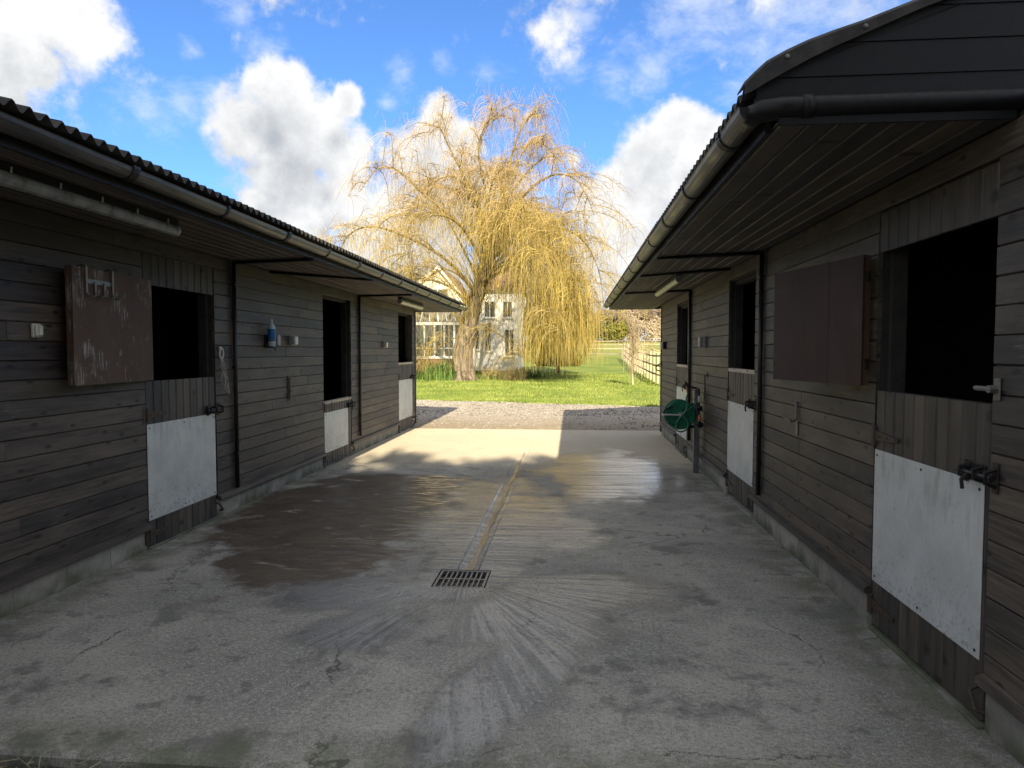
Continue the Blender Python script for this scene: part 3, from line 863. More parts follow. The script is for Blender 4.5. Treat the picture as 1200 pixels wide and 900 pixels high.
    # ---- upright pipes on the wall and the runs under the soffit
    for py, pz0, mt in pipes:
        m = MB().tube([(side.X(.022), py, pz0), (side.X(.022), py, ZS - .012)], .021, 8)
        o = m.build('downpipe', mt, B, smooth=True)
        for zz in (.55, 1.4, 2.2):
            MB().bbox(side.X(.001), side.X(.046), py - .026, py + .026, zz, zz + .022, .003).build('pipe_clip', mt, o)
    for (rx0, ry0, rx1, ry1) in rods:
        MB().tube([(rx0, ry0, ZS - .017), (rx1, ry1, ZS - .017)], .016, 8).build('soffit_pipe', 'black_plastic', B, smooth=True)
    return B, G, (xs_, zt, run, tn, zr, gx, gz)

LEFT, RIGHT = Side(XL, 1), Side(XR, -1)
L_DOORS = [(5.03, 6.08, 0, 2.09), (8.86, 10.0, 0, 2.325), (12.83, 13.96, 0, 2.325)]
R_DOORS = [(2.895, 3.945, 0, 2.105), (6.48, 7.54, 0, 2.30), (10.16, 11.16, 0, 2.28)]
# header planks fill from the opening up to the top course, so the courses are cut higher there
L_CUT = [(5.03, 6.08, 0, 2.325)] + L_DOORS[1:]
R_CUT = [(2.895, 3.945, 0, 2.31)] + R_DOORS[1:]
LB, LG, LI = build_block(LEFT, 'stable_block', 'dark timber stable block on the left with a scuffed brown top door folded back', -.6, 14.2, -.8, 15.05, -2.44, R(13),
    L_CUT, .168, 3.7, [(5.03, 6.08, 2.09, 2.325)], [(6.42, .22, 'black_metal'), (10.36, .25, 'black_metal')],
    [(-2.42, 6.28, -3.27, 6.42), (-2.42, 8.15, -3.27, 7.2), (-2.42, 10.25, -3.27, 10.36)][:3], False, 0)
RB, RG, RI = build_block(RIGHT, 'stable_block', 'dark timber stable block on the right, behind the green hose reel', 1.9, 13.05, 2.87, 14.45, .785, R(20),
    R_CUT, .198, 3.7, [(2.895, 3.945, 2.105, 2.31)], [(6.20, .28, 'black_metal'), (9.84, .30, 'black_metal')],
    [(.79, 6.5, 1.65, 6.2), (.79, 8.0, 1.65, 7.35), (.79, 10.3, 1.65, 9.84)], True, 0)

# door leaves
lower_door(LB, LEFT, 5.03, 6.08, .015, 1.335, (.225, .985), 10, 5.03, ky=(5.04, 6.06), capping=False)
lower_door(LB, LEFT, 8.86, 10.0, .02, .86, (.19, .735), 11, 8.86, ky=(8.87, 9.84))
lower_door(LB, LEFT, 12.83, 13.96, .0, 1.325, (.24, 1.01), 11, 12.83)
lower_door(RB, RIGHT, 2.895, 3.945, .035, 1.352, (.278, 1.015), 10, 3.945, ky=(2.925, 3.935), capping=False)
lower_door(RB, RIGHT, 6.48, 7.54, .06, 1.355, (.292, 1.03), 10, 7.54)
lower_door(RB, RIGHT, 10.16, 11.16, .03, 1.335, (.26, 1.01), 10, 11.16)

def upper_leaf(block, hinge, ang, L, z0, z1, mat, label, seams):
    """top half of a stable door standing open against the wall; ang is the heading of the leaf from its hinge"""
    ux, uy = math.cos(ang), math.sin(ang)
    nx, ny = (-uy, ux)
    wall_side = 1 if (LEFT.x if hinge[0] < 0 else RIGHT.x) and ((nx > 0) == (hinge[0] > 0)) else -1
    def P(u, v, z): return (hinge[0] + ux * u + nx * v, hinge[1] + uy * u + ny * v, z)
    def slab(m, u0, u1, v0, v1, a, b):
        m.add([P(u0,v0,a),P(u1,v0,a),P(u1,v1,a),P(u0,v1,a),P(u0,v0,b),P(u1,v0,b),P(u1,v1,b),P(u0,v1,b)], [(0,3,2,1),(4,5,6,7),(0,1,5,4),(1,2,6,5),(2,3,7,6),(3,0,4,7)])
    w = wall_side
    m = MB(); cuts = [0] + seams + [1]
    for a, b in zip(cuts, cuts[1:]):
        slab(m, L * a + .0015, L * b - .0015, 0, w * .014, z0, z1)
    D = m.build('top_door', mat, block)
    tag(D, label)
    e = MB()
    for (u0, u1) in ((0.002, .09), (L - .09, L - .002)): slab(e, u0, u1, w * .0145, w * .045, z0 + .002, z1 - .002)
    for (a, b) in ((z0 + .002, z0 + .09), (z1 - .09, z1 - .002)): slab(e, .0905, L - .0905, w * .0145, w * .045, a, b)
    e.build('ledge_frame', mat, D)
    h = MB()
    for z in (z0 + .12, z1 - .12):
        slab(h, -.02, .012, w * .02, w * .03, z - .03, z + .03)
    h.build('hinge', 'black_metal', D)
    return D, P, w
a_l = math.atan2(4.11 - 5.06, -3.165 + 3.25)
LEAF_L, PL_, wl = upper_leaf(LB, (-3.25, 5.06), a_l, .965, 1.335, 2.105, 'door_ply', 'brown stained top door scuffed white near the bottom', [])
a_r = math.atan2(4.885 - 3.955, 1.395 - 1.605)
LEAF_R, PR_, wr = upper_leaf(RB, (1.605, 3.955), a_r, .955, 1.365, 2.09, 'door_ply_clean', 'plain dark brown top door with upright joints', [.33])
MB().bbox(*[v for pair in zip(PR_(.045, -.001, 0), PR_(.075, -.018, 0)) for v in pair][:4], 1.425, 1.485, .004).build('catch', 'white_plastic', LEAF_R)
# drop latch on the jamb of the nearest right-hand door
k = MB(); k.bbox(RIGHT.X(.001), RIGHT.X(.008), 2.83, 2.87, 1.36, 1.45, .002); k.cyl((RIGHT.X(.03), 2.84, 1.405), (RIGHT.X(.03), 2.95, 1.405), .011, 8); k.tube([(RIGHT.X(.008), 2.85, 1.405), (RIGHT.X(.04), 2.85, 1.405)], .016, 8)
k.build('keeper', 'dull_metal', RB)

# right block: cladded gable over the near end, verge strip, big black pipe
def near_gable():
    xs_, zt, run, tn, zr, gx, gz = RI
    y = 2.89
    prof_u = [0, .035, .085, .16, .245, .35, .455, .645, 1.0, 1.5, run]
    top = [.035, .070, .115, .155, .192, .228, .260, .330, .455, .630, run * tn + .07]
    drop = [.05, .07, .085, .085, .078, .066, .055, .045, .045, .045, .045]
    def u_at(z):
        # where the underside of the verge strip reaches this height
        h = [a - min(b, .06) * .4 for a, b in zip(top, drop)]
        for k in range(len(h) - 1):
            if h[k] <= z - zt <= h[k + 1]: return prof_u[k] + (prof_u[k + 1] - prof_u[k]) * (z - zt - h[k]) / (h[k + 1] - h[k])
        return prof_u[0] if z - zt < h[0] else run
    z = 2.52; i = 0
    while z < zr - .05:
        ua, ub = max(.05, u_at(z)), max(.05, u_at(z + .128))
        xa, xb = xs_ + ua, xs_ + 2 * run - ua
        xa2, xb2 = xs_ + ub, xs_ + 2 * run - ub
        if xb2 > xa2 + .05:
            m = MB(); yy = y
            m.add([(xa, yy - .020, z), (xb, yy - .020, z), (xb2 , yy - .015, z + .1285), (xa2, yy - .015, z + .1285), (xa, yy + .02, z), (xb, yy + .02, z), (xb2, yy + .02, z + .127), (xa2, yy + .02, z + .127)],
                  [(0,1,2,3),(4,5,6,7),(0,1,5,4),(1,2,6,5),(2,3,7,6),(3,0,4,7)])
            m.build('gable_board', 'black_plastic', RB)
        z += .130; i += 1
    # verge strip bent over the sheet ends
    for sg in (1, -1):
        x0 = xs_ if sg > 0 else xs_ + 2 * run
        m = MB(); n = len(prof_u) - 1
        for u, tp, dr in zip(prof_u, top, drop):
            x = x0 + sg * u; zz = zt + tp
            m.v += [(x, 2.845, zz - dr), (x, 2.842, zz - .012), (x, 2.862, zz + .004), (x, 2.98, zz), (x, 2.98, zz - .008), (x, 2.864, zz - .006), (x, 2.85, zz - .014), (x, 2.852, zz - dr)]
        for k in range(n):
            for q in range(8):
                a = k * 8 + q; b = k * 8 + (q + 1) % 8; m.f.append((a, b, b + 8, a + 8)); m.mi.append(0)
        m.f += [tuple(range(8)), tuple(n * 8 + q for q in range(8))]; m.mi += [0, 0]
        v = m.build('verge_strip', 'bitumen', RB)
        if sg > 0:
            for k in (3, 6, 8): MB().lathe([(0, .008), (.008, .006), (.011, 0)], (x0 + prof_u[k], 2.843, zt + top[k] - .03), (0, -1, 0), 8).build('screw', 'dull_metal', v)
    p = MB().tube([(gx + .004, 2.95, 2.50), (gx + .006, 2.86, 2.50), (gx + .03, 2.815, 2.502), (gx + .10, 2.80, 2.504), (4.9, 2.80, 2.53)], .043, 14)
    o = p.build('outlet_pipe', 'black_plastic', RB, smooth=True)
    MB().tube([(gx + .17, 2.80, 2.5055), (gx + .21, 2.80, 2.506)], .049, 14).build('pipe_joint', 'black_plastic', o, smooth=True)
    # low flat top over the wall that runs on towards the viewer
    MB().box(1.70, 5.4, 1.88, 2.86, ZS + .0035, ZS + .05).build('flat_roof', 'bitumen', RB)
near_gable()

# ------------------------------------------------------------------ small things fixed to the walls
def wall_box(side, y, z, w, h, d, label, mat='white_plastic', cover='white_plastic', name='junction_box', cat='junction box', group=None):
    t_ = thing(name, (side.x, y, z), label, cat, group)
    MB().bbox(side.X(.001), side.X(d * .55), y - w / 2, y + w / 2, z - h / 2, z + h / 2, .006).build('back_box', mat, t_)
    MB().bbox(side.X(d * .55 + .0005), side.X(d), y - w / 2 + .004, y + w / 2 - .004, z - h / 2 + .004, z + h / 2 - .004, .010).build('cover', cover, t_)
    return t_
sw = wall_box(LEFT, 3.94, 1.685, .062, .085, .045, 'small white switch box on the dark left wall next to the open brown top door', name='light_switch', cat='switch')
MB().bbox(LEFT.X(.0455), LEFT.X(.052), 3.925, 3.955, 1.655, 1.715, .003).build('rocker', 'white_plastic', sw)
wall_box(LEFT, 7.78, 1.69, .10, .11, .085, 'white box with grey back on the left wall beside the blue spray bottle', 'grey_plastic')
wall_box(LEFT, 11.76, 1.685, .10, .10, .08, 'white box on the left wall next to the farthest doorway', 'grey_plastic')
wall_box(RIGHT, 8.80, 1.68, .12, .14, .085, 'dark grey box on the right wall above the hose reel', 'grey_plastic', 'grey_plastic')
wall_box(RIGHT, 12.45, 1.675, .13, .13, .10, 'dark box with pale lid near the far corner of the right wall', 'black_plastic', 'white_plastic')
def make_bottle():
    y, x = 7.15, LEFT.X(.062)
    h = thing('bottle_holder', (LEFT.X(0), y, 1.62), 'black bracket with a grey roll holder under the blue bottle on the left wall', 'holder')
    m = MB(); m.bbox(LEFT.X(.001), LEFT.X(.012), y - .05, y + .05, 1.60, 1.74, .003); m.bbox(LEFT.X(.012), LEFT.X(.105), y - .045, y + .045, 1.600, 1.612, .003)
    m.tube([(LEFT.X(.012), y - .045, 1.68), (LEFT.X(.10), y - .045, 1.68), (LEFT.X(.105), y, 1.68), (LEFT.X(.10), y + .045, 1.68), (LEFT.X(.012), y + .045, 1.68)], .005, 6)
    m.build('bracket', 'black_plastic', h)
    m = MB(); m.bbox(LEFT.X(.001), LEFT.X(.10), y + .075, y + .155, 1.62, 1.75, .012); m.build('roll_case', 'grey_plastic', h)
    m = MB(); m.tube([(LEFT.X(.05), y + .115, 1.62), (LEFT.X(.05), y + .115, 1.575)], .008, 6); m.build('drip_nozzle', 'black_plastic', h)
    b = thing('spray_bottle', (x, y, 1.613), 'slim clear bottle with a bright blue label standing in the wall bracket', 'bottle')
    MB().lathe([(0, 0), (.036, 0), (.040, .01), (.040, .075)], (x, y, 1.613), n=14).build('base', 'clear_bottle', b, smooth=True)
    MB().lathe([(.0402, .0755), (.0408, .08), (.0408, .185), (.0402, .19)], (x, y, 1.613), n=14).build('label', 'blue_label', b, smooth=True)
    MB().lathe([(.040, .1905), (.038, .215), (.026, .245), (.015, .258), (.014, .268)], (x, y, 1.613), n=14).build('shoulder', 'clear_bottle', b, smooth=True)
    MB().lathe([(.016, .268), (.016, .292), (.010, .300), (.008, .318), (0, .319)], (x, y, 1.613), n=12).build('cap', 'white_plastic', b, smooth=True)
make_bottle()
def make_rack():
    c = PL_(.80, -.004, 0)
    t_ = thing('bridle_rack', (c[0], c[1], 1.94), 'grey metal bridle rack with four hooks hung over the brown left top door', 'hook rack')
    w = -wl
    def Q(u, v, z): return PL_(u, w * v, z)
    m = MB()
    def bar(u0, u1, z0, z1, v=.006):
        m.add([Q(u0,.001,z0),Q(u1,.001,z0),Q(u1,v,z0),Q(u0,v,z0),Q(u0,.001,z1),Q(u1,.001,z1),Q(u1,v,z1),Q(u0,v,z1)], [(0,3,2,1),(4,5,6,7),(0,1,5,4),(1,2,6,5),(2,3,7,6),(3,0,4,7)])
    bar(.52, .84, 2.005, 2.035)
    m.build('cross_bar', 'dull_metal', t_)
    for u in (.83, .735, .63, .535):
        h = MB(); top = 2.11 if u in (.83, .535) else 2.02
        h.tube([Q(u, .010, top), Q(u, .010, 1.945), Q(u - .004, .02, 1.925), Q(u - .012, .05, 1.918), Q(u - .02, .072, 1.94), Q(u - .025, .075, 1.965)], .008, 6)
        if top > 2.1: h.tube([Q(u, .010, top), Q(u, -.02, top + .012), Q(u, -.055, top)], .008, 6)
        h.build('hook', 'dull_metal', t_)
make_rack()
def make_tube_light(p0, p1, label, mat, clips):
    p0, p1 = Vector(p0), Vector(p1); d = (p1 - p0).normalized(); c = (p0 + p1) / 2
    t_ = thing('strip_light', (c.x, c.y, c.z), label, 'strip light')
    m = MB(); m.prism([(-.03, .028), (.03, .028), (.03, .072), (-.03, .072)], p0 + d * .01, p1 - d * .01, d.cross(Vector((0, 0, 1))), (0, 0, 1)); m.build('batten', 'black_plastic', t_)
    m = MB(); m.prism([(.038 * math.cos(a) * 1.05, .038 * math.sin(a)) for a in [math.pi * 2 * k / 14 for k in range(14)]], p0 + d * .02, p1 - d * .02, d.cross(Vector((0, 0, 1))), (0, 0, 1)); m.build('diffuser', mat, t_, smooth=False)
    for q, e in ((p0, 1), (p1, -1)):
        MB().prism([(.040 * math.cos(a) * 1.05, .040 * math.sin(a)) for a in [math.pi * 2 * k / 14 for k in range(14)]], q, q + d * e * .02, d.cross(Vector((0, 0, 1))), (0, 0, 1)).build('end_cap', 'grey_plastic', t_)
    for k in range(clips):
        q = p0 + (p1 - p0) * ((k + .5) / clips)
        n = d.cross(Vector((0, 0, 1)))
        MB().tube([q + n * .044 + Vector((0, 0, .02)), q + n * .047 + Vector((0, 0, .05))], .006, 6).build('clip', 'dull_metal', t_)
make_tube_light((-2.66, 2.55, ZS - .073), (-2.66, 4.42, ZS - .073), 'long unlit strip light with grey tube under the near left eaves', 'aged_tube', 6)
make_tube_light((-2.74, 10.75, ZS - .073), (-2.74, 12.35, ZS - .073), 'short cream strip light under the far left eaves', 'tube_plastic', 4)
make_tube_light((1.19, 7.78, ZS - .073), (1.19, 9.75, ZS - .073), 'cream strip light under the right eaves above the hose reel', 'tube_plastic', 4)
def make_hooks():
    y, z = 5.24, 1.08
    t_ = thing('wall_hook', (RIGHT.x, y, z), 'bent metal tie hook on the right wall between the two nearest doors', 'hook')
    m = MB(); m.tube([(RIGHT.X(.001), y, z + .10), (RIGHT.X(.012), y, z + .10), (RIGHT.X(.012), y, z - .03), (RIGHT.X(.05), y + .0, z - .05), (RIGHT.X(.075), y + .10, z - .015)], .009, 6); m.build('hook', 'dull_metal', t_)
    m = MB(); m.bbox(RIGHT.X(.001), RIGHT.X(.008), y - .022, y + .022, z - .15, z - .04, .003); m.build('back_plate', 'dull_metal', t_)
    y, z = 13.0, 1.28
    t_ = thing('wall_hook', (RIGHT.x, y, z), 'black curved hook at the far corner of the right wall', 'hook')
    m = MB(); m.tube([(RIGHT.X(.001), y, z + .06), (RIGHT.X(.05), y, z + .05), (RIGHT.X(.11), y, z), (RIGHT.X(.10), y, z - .06), (RIGHT.X(.03), y, z - .08)], .012, 6); m.build('hook', 'black_metal', t_)
    m = MB(); m.bbox(RIGHT.X(.001), RIGHT.X(.008), y - .022, y + .022, z + .02, z + .10, .003); m.build('back_plate', 'black_metal', t_)
    y = 7.72
    t_ = thing('cabin_hook', (LEFT.x, y, 1.1), 'rusty slide catch screwed upright to the left wall below the white box', 'door catch')
    m = MB(); m.bbox(LEFT.X(.001), LEFT.X(.006), y - .03, y + .03, .98, 1.28, .002); m.build('back_plate', 'rust_metal', t_)
    m = MB(); m.cyl((LEFT.X(.02), y, 1.0), (LEFT.X(.02), y, 1.25), .010, 6); m.tube([(LEFT.X(.006), y, 1.10), (LEFT.X(.035), y + .03, 1.10)], .009, 6); m.build('rod', 'dull_metal', t_)
    y = 8.66
    t_ = thing('cabin_hook', (RIGHT.x, y, 1.2), 'thin rusty catch on the right wall left of the middle door', 'door catch')
    m = MB(); m.tube([(RIGHT.X(.001), y, 1.27), (RIGHT.X(.03), y, 1.27), (RIGHT.X(.03), y, .95)], .009, 6); m.build('rod', 'rust_metal', t_)
    m = MB(); m.bbox(RIGHT.X(.001), RIGHT.X(.008), y - .02, y + .02, 1.24, 1.30, .002); m.build('back_plate', 'rust_metal', t_)
    y = 6.16
    t_ = thing('tie_ring', (LEFT.x, y, 1.5), 'pale tie ring with frayed twine hanging by the near left door', 'tie ring')
    m = MB(); m.tube([(LEFT.X(.02), y + .035 * math.cos(a), 1.54 + .05 * math.sin(a)) for a in [2 * math.pi * k / 12 for k in range(13)]], .008, 6); m.bbox(LEFT.X(.001), LEFT.X(.012), y - .02, y + .02, 1.575, 1.605, .002); m.build('ring', 'white_plastic', t_)
    m = MB(); rg = random.Random(2)
    for k in range(5):
        p = [Vector((LEFT.X(.022), y, 1.49))]
        for q in range(6): p.append(p[-1] + Vector((rg.uniform(-.004, .008), rg.uniform(-.028, .032), -rg.uniform(.03, .065))))
        m.tube(p, .0035, 4)
    m.build('twine', 'twine', t_)
make_hooks()

# ------------------------------------------------------------------ hose reel on its post
def make_hose():
    px_, py_ = 1.60, 8.93
    P = thing('tap_post', (px_, py_, 0), 'grey upright post with a tap and hose fittings in front of the right wall', 'tap post')
    MB().bbox(px_ - .035, px_ + .035, py_ - .035, py_ + .035, 0, 1.06, .006).build('post', 'dull_metal', P)
    m = MB(); m.cyl((px_, py_, 1.06), (px_, py_, 1.10), .014, 8); m.tube([(px_, py_, 1.09), (px_ - .05, py_ - .03, 1.10), (px_ - .12, py_ - .04, 1.12), (px_ - .15, py_ - .04, 1.18)], .013, 8); m.tube([(px_, py_ - .01, 1.09), (px_ + .01, py_ - .10, 1.08), (px_ + .01, py_ - .12, 1.0)], .014, 8)
    m.build('tap', 'black_metal', P)
    m = MB(); m.cyl((px_ + .01, py_ - .12, .92), (px_ + .01, py_ - .12, 1.0), .016, 8); m.build('hose_connector', 'white_plastic', P)
    m = MB(); m.tube([(px_ + .01, py_ - .12, .92), (px_ + .0, py_ - .13, .82), (px_ + .02, py_ - .14, .72), (px_ + .03, py_ - .10, .66)], .013, 8); m.build('connector_hose', 'black_plastic', P)
    m = MB(); m.lathe([(0, -.03), (.03, -.03), (.036, 0), (.03, .03), (0, .03)], (px_ + .02, py_ - .13, .84), (0, 1, .2), 10); m.lathe([(0, -.03), (.035, -.03), (.04, 0), (.035, .03), (0, .03)], (px_ + .03, py_ - .12, .63), (0, 1, 0), 10); m.build('fitting', 'black_plastic', P)
    m = MB(); m.lathe([(0, 0), (.018, 0), (.022, .05), (.014, .09), (0, .09)], (px_ + .015, py_ - .15, .68), (0, .2, 1), 8); m.build('spray_tip', 'orange_plastic', P)
    m = MB(); m.lathe([(0, 0), (.012, 0), (.016, .05), (.012, .10), (0, .10)], (px_ - .12, py_ - .05, 1.02), (-.15, 0, 1), 8); m.build('brass_end', 'brass', P)
    cx, cy, cz, r = 1.385, 8.93, .755, .190
    H = thing('hose_reel', (cx, cy, cz), 'round green hose reel with loops of green hose hung on the right wall post', 'hose reel')
    for yy, nm in ((cy - .095, 'front_flange'), (cy + .085, 'back_flange')):
        m = MB(); m.lathe([(r * .55, 0), (r * .96, 0), (r, .006), (r, .014), (r * .96, .018), (r * .55, .010), (r * .55, 0)], (cx, yy, cz), (0, 1, 0), 36)
        m.lathe([(0, -.004), (.05, -.004), (.06, 0), (r * .56, .003), (r * .56, .012), (0, .012)], (cx, yy, cz), (0, 1, 0), 36)
        for k in range(6):
            a = k * math.pi / 3 + .3; m.tube([(cx + .05 * math.cos(a), yy - .003, cz + .05 * math.sin(a)), (cx + r * .9 * math.cos(a), yy - .001, cz + r * .9 * math.sin(a))], .006, 6)
        m.build(nm, 'green_plastic', H)
    m = MB()
    for k in range(9):
        for j in range(2):
            rr = .125 + j * .026; yy = cy - .07 + k * .018
            m.tube([(cx + rr * math.cos(a), yy, cz + rr * math.sin(a)) for a in [2 * math.pi * q / 24 for q in range(25)]], .010, 5, False)
    m.build('wound_hose', 'hose_rubber', H)
    m = MB().lathe([(0, -.035), (.028, -.035), (.034, -.02), (.036, 0)], (cx, cy - .097, cz), (0, 1, 0), 14); m.build('hub', 'grey_plastic', H)
    m = MB(); m.tube([(cx, cy - .13, cz), (cx - .20, cy - .13, cz + .005), (cx - .225, cy - .135, cz + .006)], .010, 8); m.cyl((cx - .225, cy - .19, cz + .006), (cx - .225, cy - .11, cz + .006), .016, 10); m.build('crank', 'white_plastic', H)
    m = MB(); m.tube([(cx - .10, cy - .11, cz + .10), (cx - .19, cy - .12, cz + .07), (cx - .235, cy - .12, cz + .0)], .011, 6); m.build('carry_handle', 'black_plastic', H)
    m = MB()
    loop = [(px_ - .12, 1.02, -.04), (px_ - .14, .95, -.06), (cx + .07, .83, -.13), (cx - .0, .74, -.14), (cx - .06, .65, -.145), (cx - .055, .57, -.15), (cx + .0, .545, -.15), (cx + .07, .58, -.15), (cx + .085, .66, -.145), (cx + .05, .72, -.14), (cx + .03, .78, -.135), (cx + .12, .84, -.12), (cx + .20, .90, -.06), (px_ - .02, .93, -.04)]
    def cr(p, n=6):
        out = []
        for i in range(len(p) - 1):
            p0, p1, p2, p3 = p[max(0, i-1)], p[i], p[i+1], p[min(len(p)-1, i+2)]
            for k in range(n):
                t = k / n; out.append(tuple(.5 * (2*b + (c-a)*t + (2*a-5*b+4*c-d)*t*t + (3*b-a-3*c+d)*t**3) for a, b, c, d in zip(p0, p1, p2, p3)))
        out.append(p[-1]); return out
    m.tube([(x, cy + y, z) for x, z, y in cr(loop)], .0105, 7)
    m.build('loose_hose', 'hose_rubber', H, smooth=True)
    m = MB(); m.bbox(cx + .02, px_ - .03, cy - .012, cy + .012, cz - .18, cz - .14, .003); m.bbox(cx + .13, px_ - .03, cy - .012, cy + .012, cz + .10, cz + .14, .003); m.build('wall_bracket', 'black_metal', H)
make_hose()

# ------------------------------------------------------------------ straw, pebbles, grass
def scatter():
    rg = random.Random(5)
    m = MB()
    for k in range(900):
        x = rg.uniform(-3.1, .5) if k < 700 else rg.uniform(-3, 2); y = rg.gauss(2.15, .16)
        if y > 2.39: continue
        a = rg.uniform(0, 6.28); L = rg.uniform(.02, .09); z = -.028 + rg.uniform(0, .03); dz = rg.uniform(-.01, .025)
        m.tube([(x, y, z), (x + L * math.cos(a), min(2.395, y + L * math.sin(a)), z + dz)], .0014, 3)
    for k in range(230):
        x = rg.uniform(-2.9, 1.4); y = 2.44 + abs(rg.gauss(0, .55))
        a = rg.uniform(0, 6.28); L = rg.uniform(.006, .045)
        if -.93 < x < -.56 and y > 4.2: continue
        m.tube([(x, y, .003), (x + L * math.cos(a), y + L * math.sin(a), .004)], .0012, 3)
    tag(m.build('straw_wisps', 'straw'), 'pale straw wisps scattered on the dirt and front edge of the concrete', 'straw', kind='stuff')
    m = MB()
    for k in range(420):
        x = rg.uniform(-3.4, 1.2); y = rg.gauss(2.1, .2)
        if y > 2.37: continue
        s_ = rg.uniform(.006, .022) if rg.random() < .9 else rg.uniform(.02, .05)
        vs = [(x + s_ * rg.uniform(.7, 1.3) * dx, y + s_ * rg.uniform(.7, 1.3) * dy, -.036 + s_ * .7 * dz) for dx, dy, dz in ((1,0,0),(-1,0,0),(0,1,0),(0,-1,0),(0,0,1),(0,0,-1))]
        m.add(vs, [(0,2,4),(2,1,4),(1,3,4),(3,0,4),(2,0,5),(1,2,5),(3,1,5),(0,3,5)])
    for k in range(9000):
        y = 13.7 + (rg.random() ** .8) * 8.6; x = rg.uniform(-9, 4.5)
        if y > edge_y(x) - .02: continue
        if y < 17 and rg.random() < .6: continue
        s_ = rg.uniform(.012, .030)
        vs = [(x + s_ * rg.uniform(.7, 1.3) * dx, y + s_ * rg.uniform(.7, 1.3) * dy, -.024 + s_ * .8 * dz) for dx, dy, dz in ((1,0,0),(-1,0,0),(0,1,0),(0,-1,0),(0,0,1),(0,0,-1))]
        m.add(vs, [(0,2,4),(2,1,4),(1,3,4),(3,0,4),(2,0,5),(1,2,5),(3,1,5),(0,3,5)])
    tag(m.build('loose_stones', 'pebble'), 'loose grey stones lying on the gravel drive and dirt', 'gravel', kind='stuff')
    m = MB()
    for k in range(70000):
        r_ = rg.random() ** 1.5 * 26; x = rg.uniform(-15, 8); y = edge_y(x) + r_ - .03
        z = terrain(x, y) + .015; h = rg.uniform(.035, .085) * (1 + r_ * .02); a = rg.uniform(0, 3.14); w = rg.uniform(.006, .012) * (1 + r_ * .05)
        lx, ly = rg.uniform(-.04, .04), rg.uniform(-.04, .04)
        b = len(m.v)
        m.v += [(x - w * math.cos(a), y - w * math.sin(a), z), (x + w * math.cos(a), y + w * math.sin(a), z), (x + lx, y + ly, z + h)]
        m.f.append((b, b + 1, b + 2)); m.mi.append(0)
    tag(m.build('grass_blades', 'grass_blade'), 'short bright green grass growing on the lawn', 'grass', kind='stuff')
scatter()

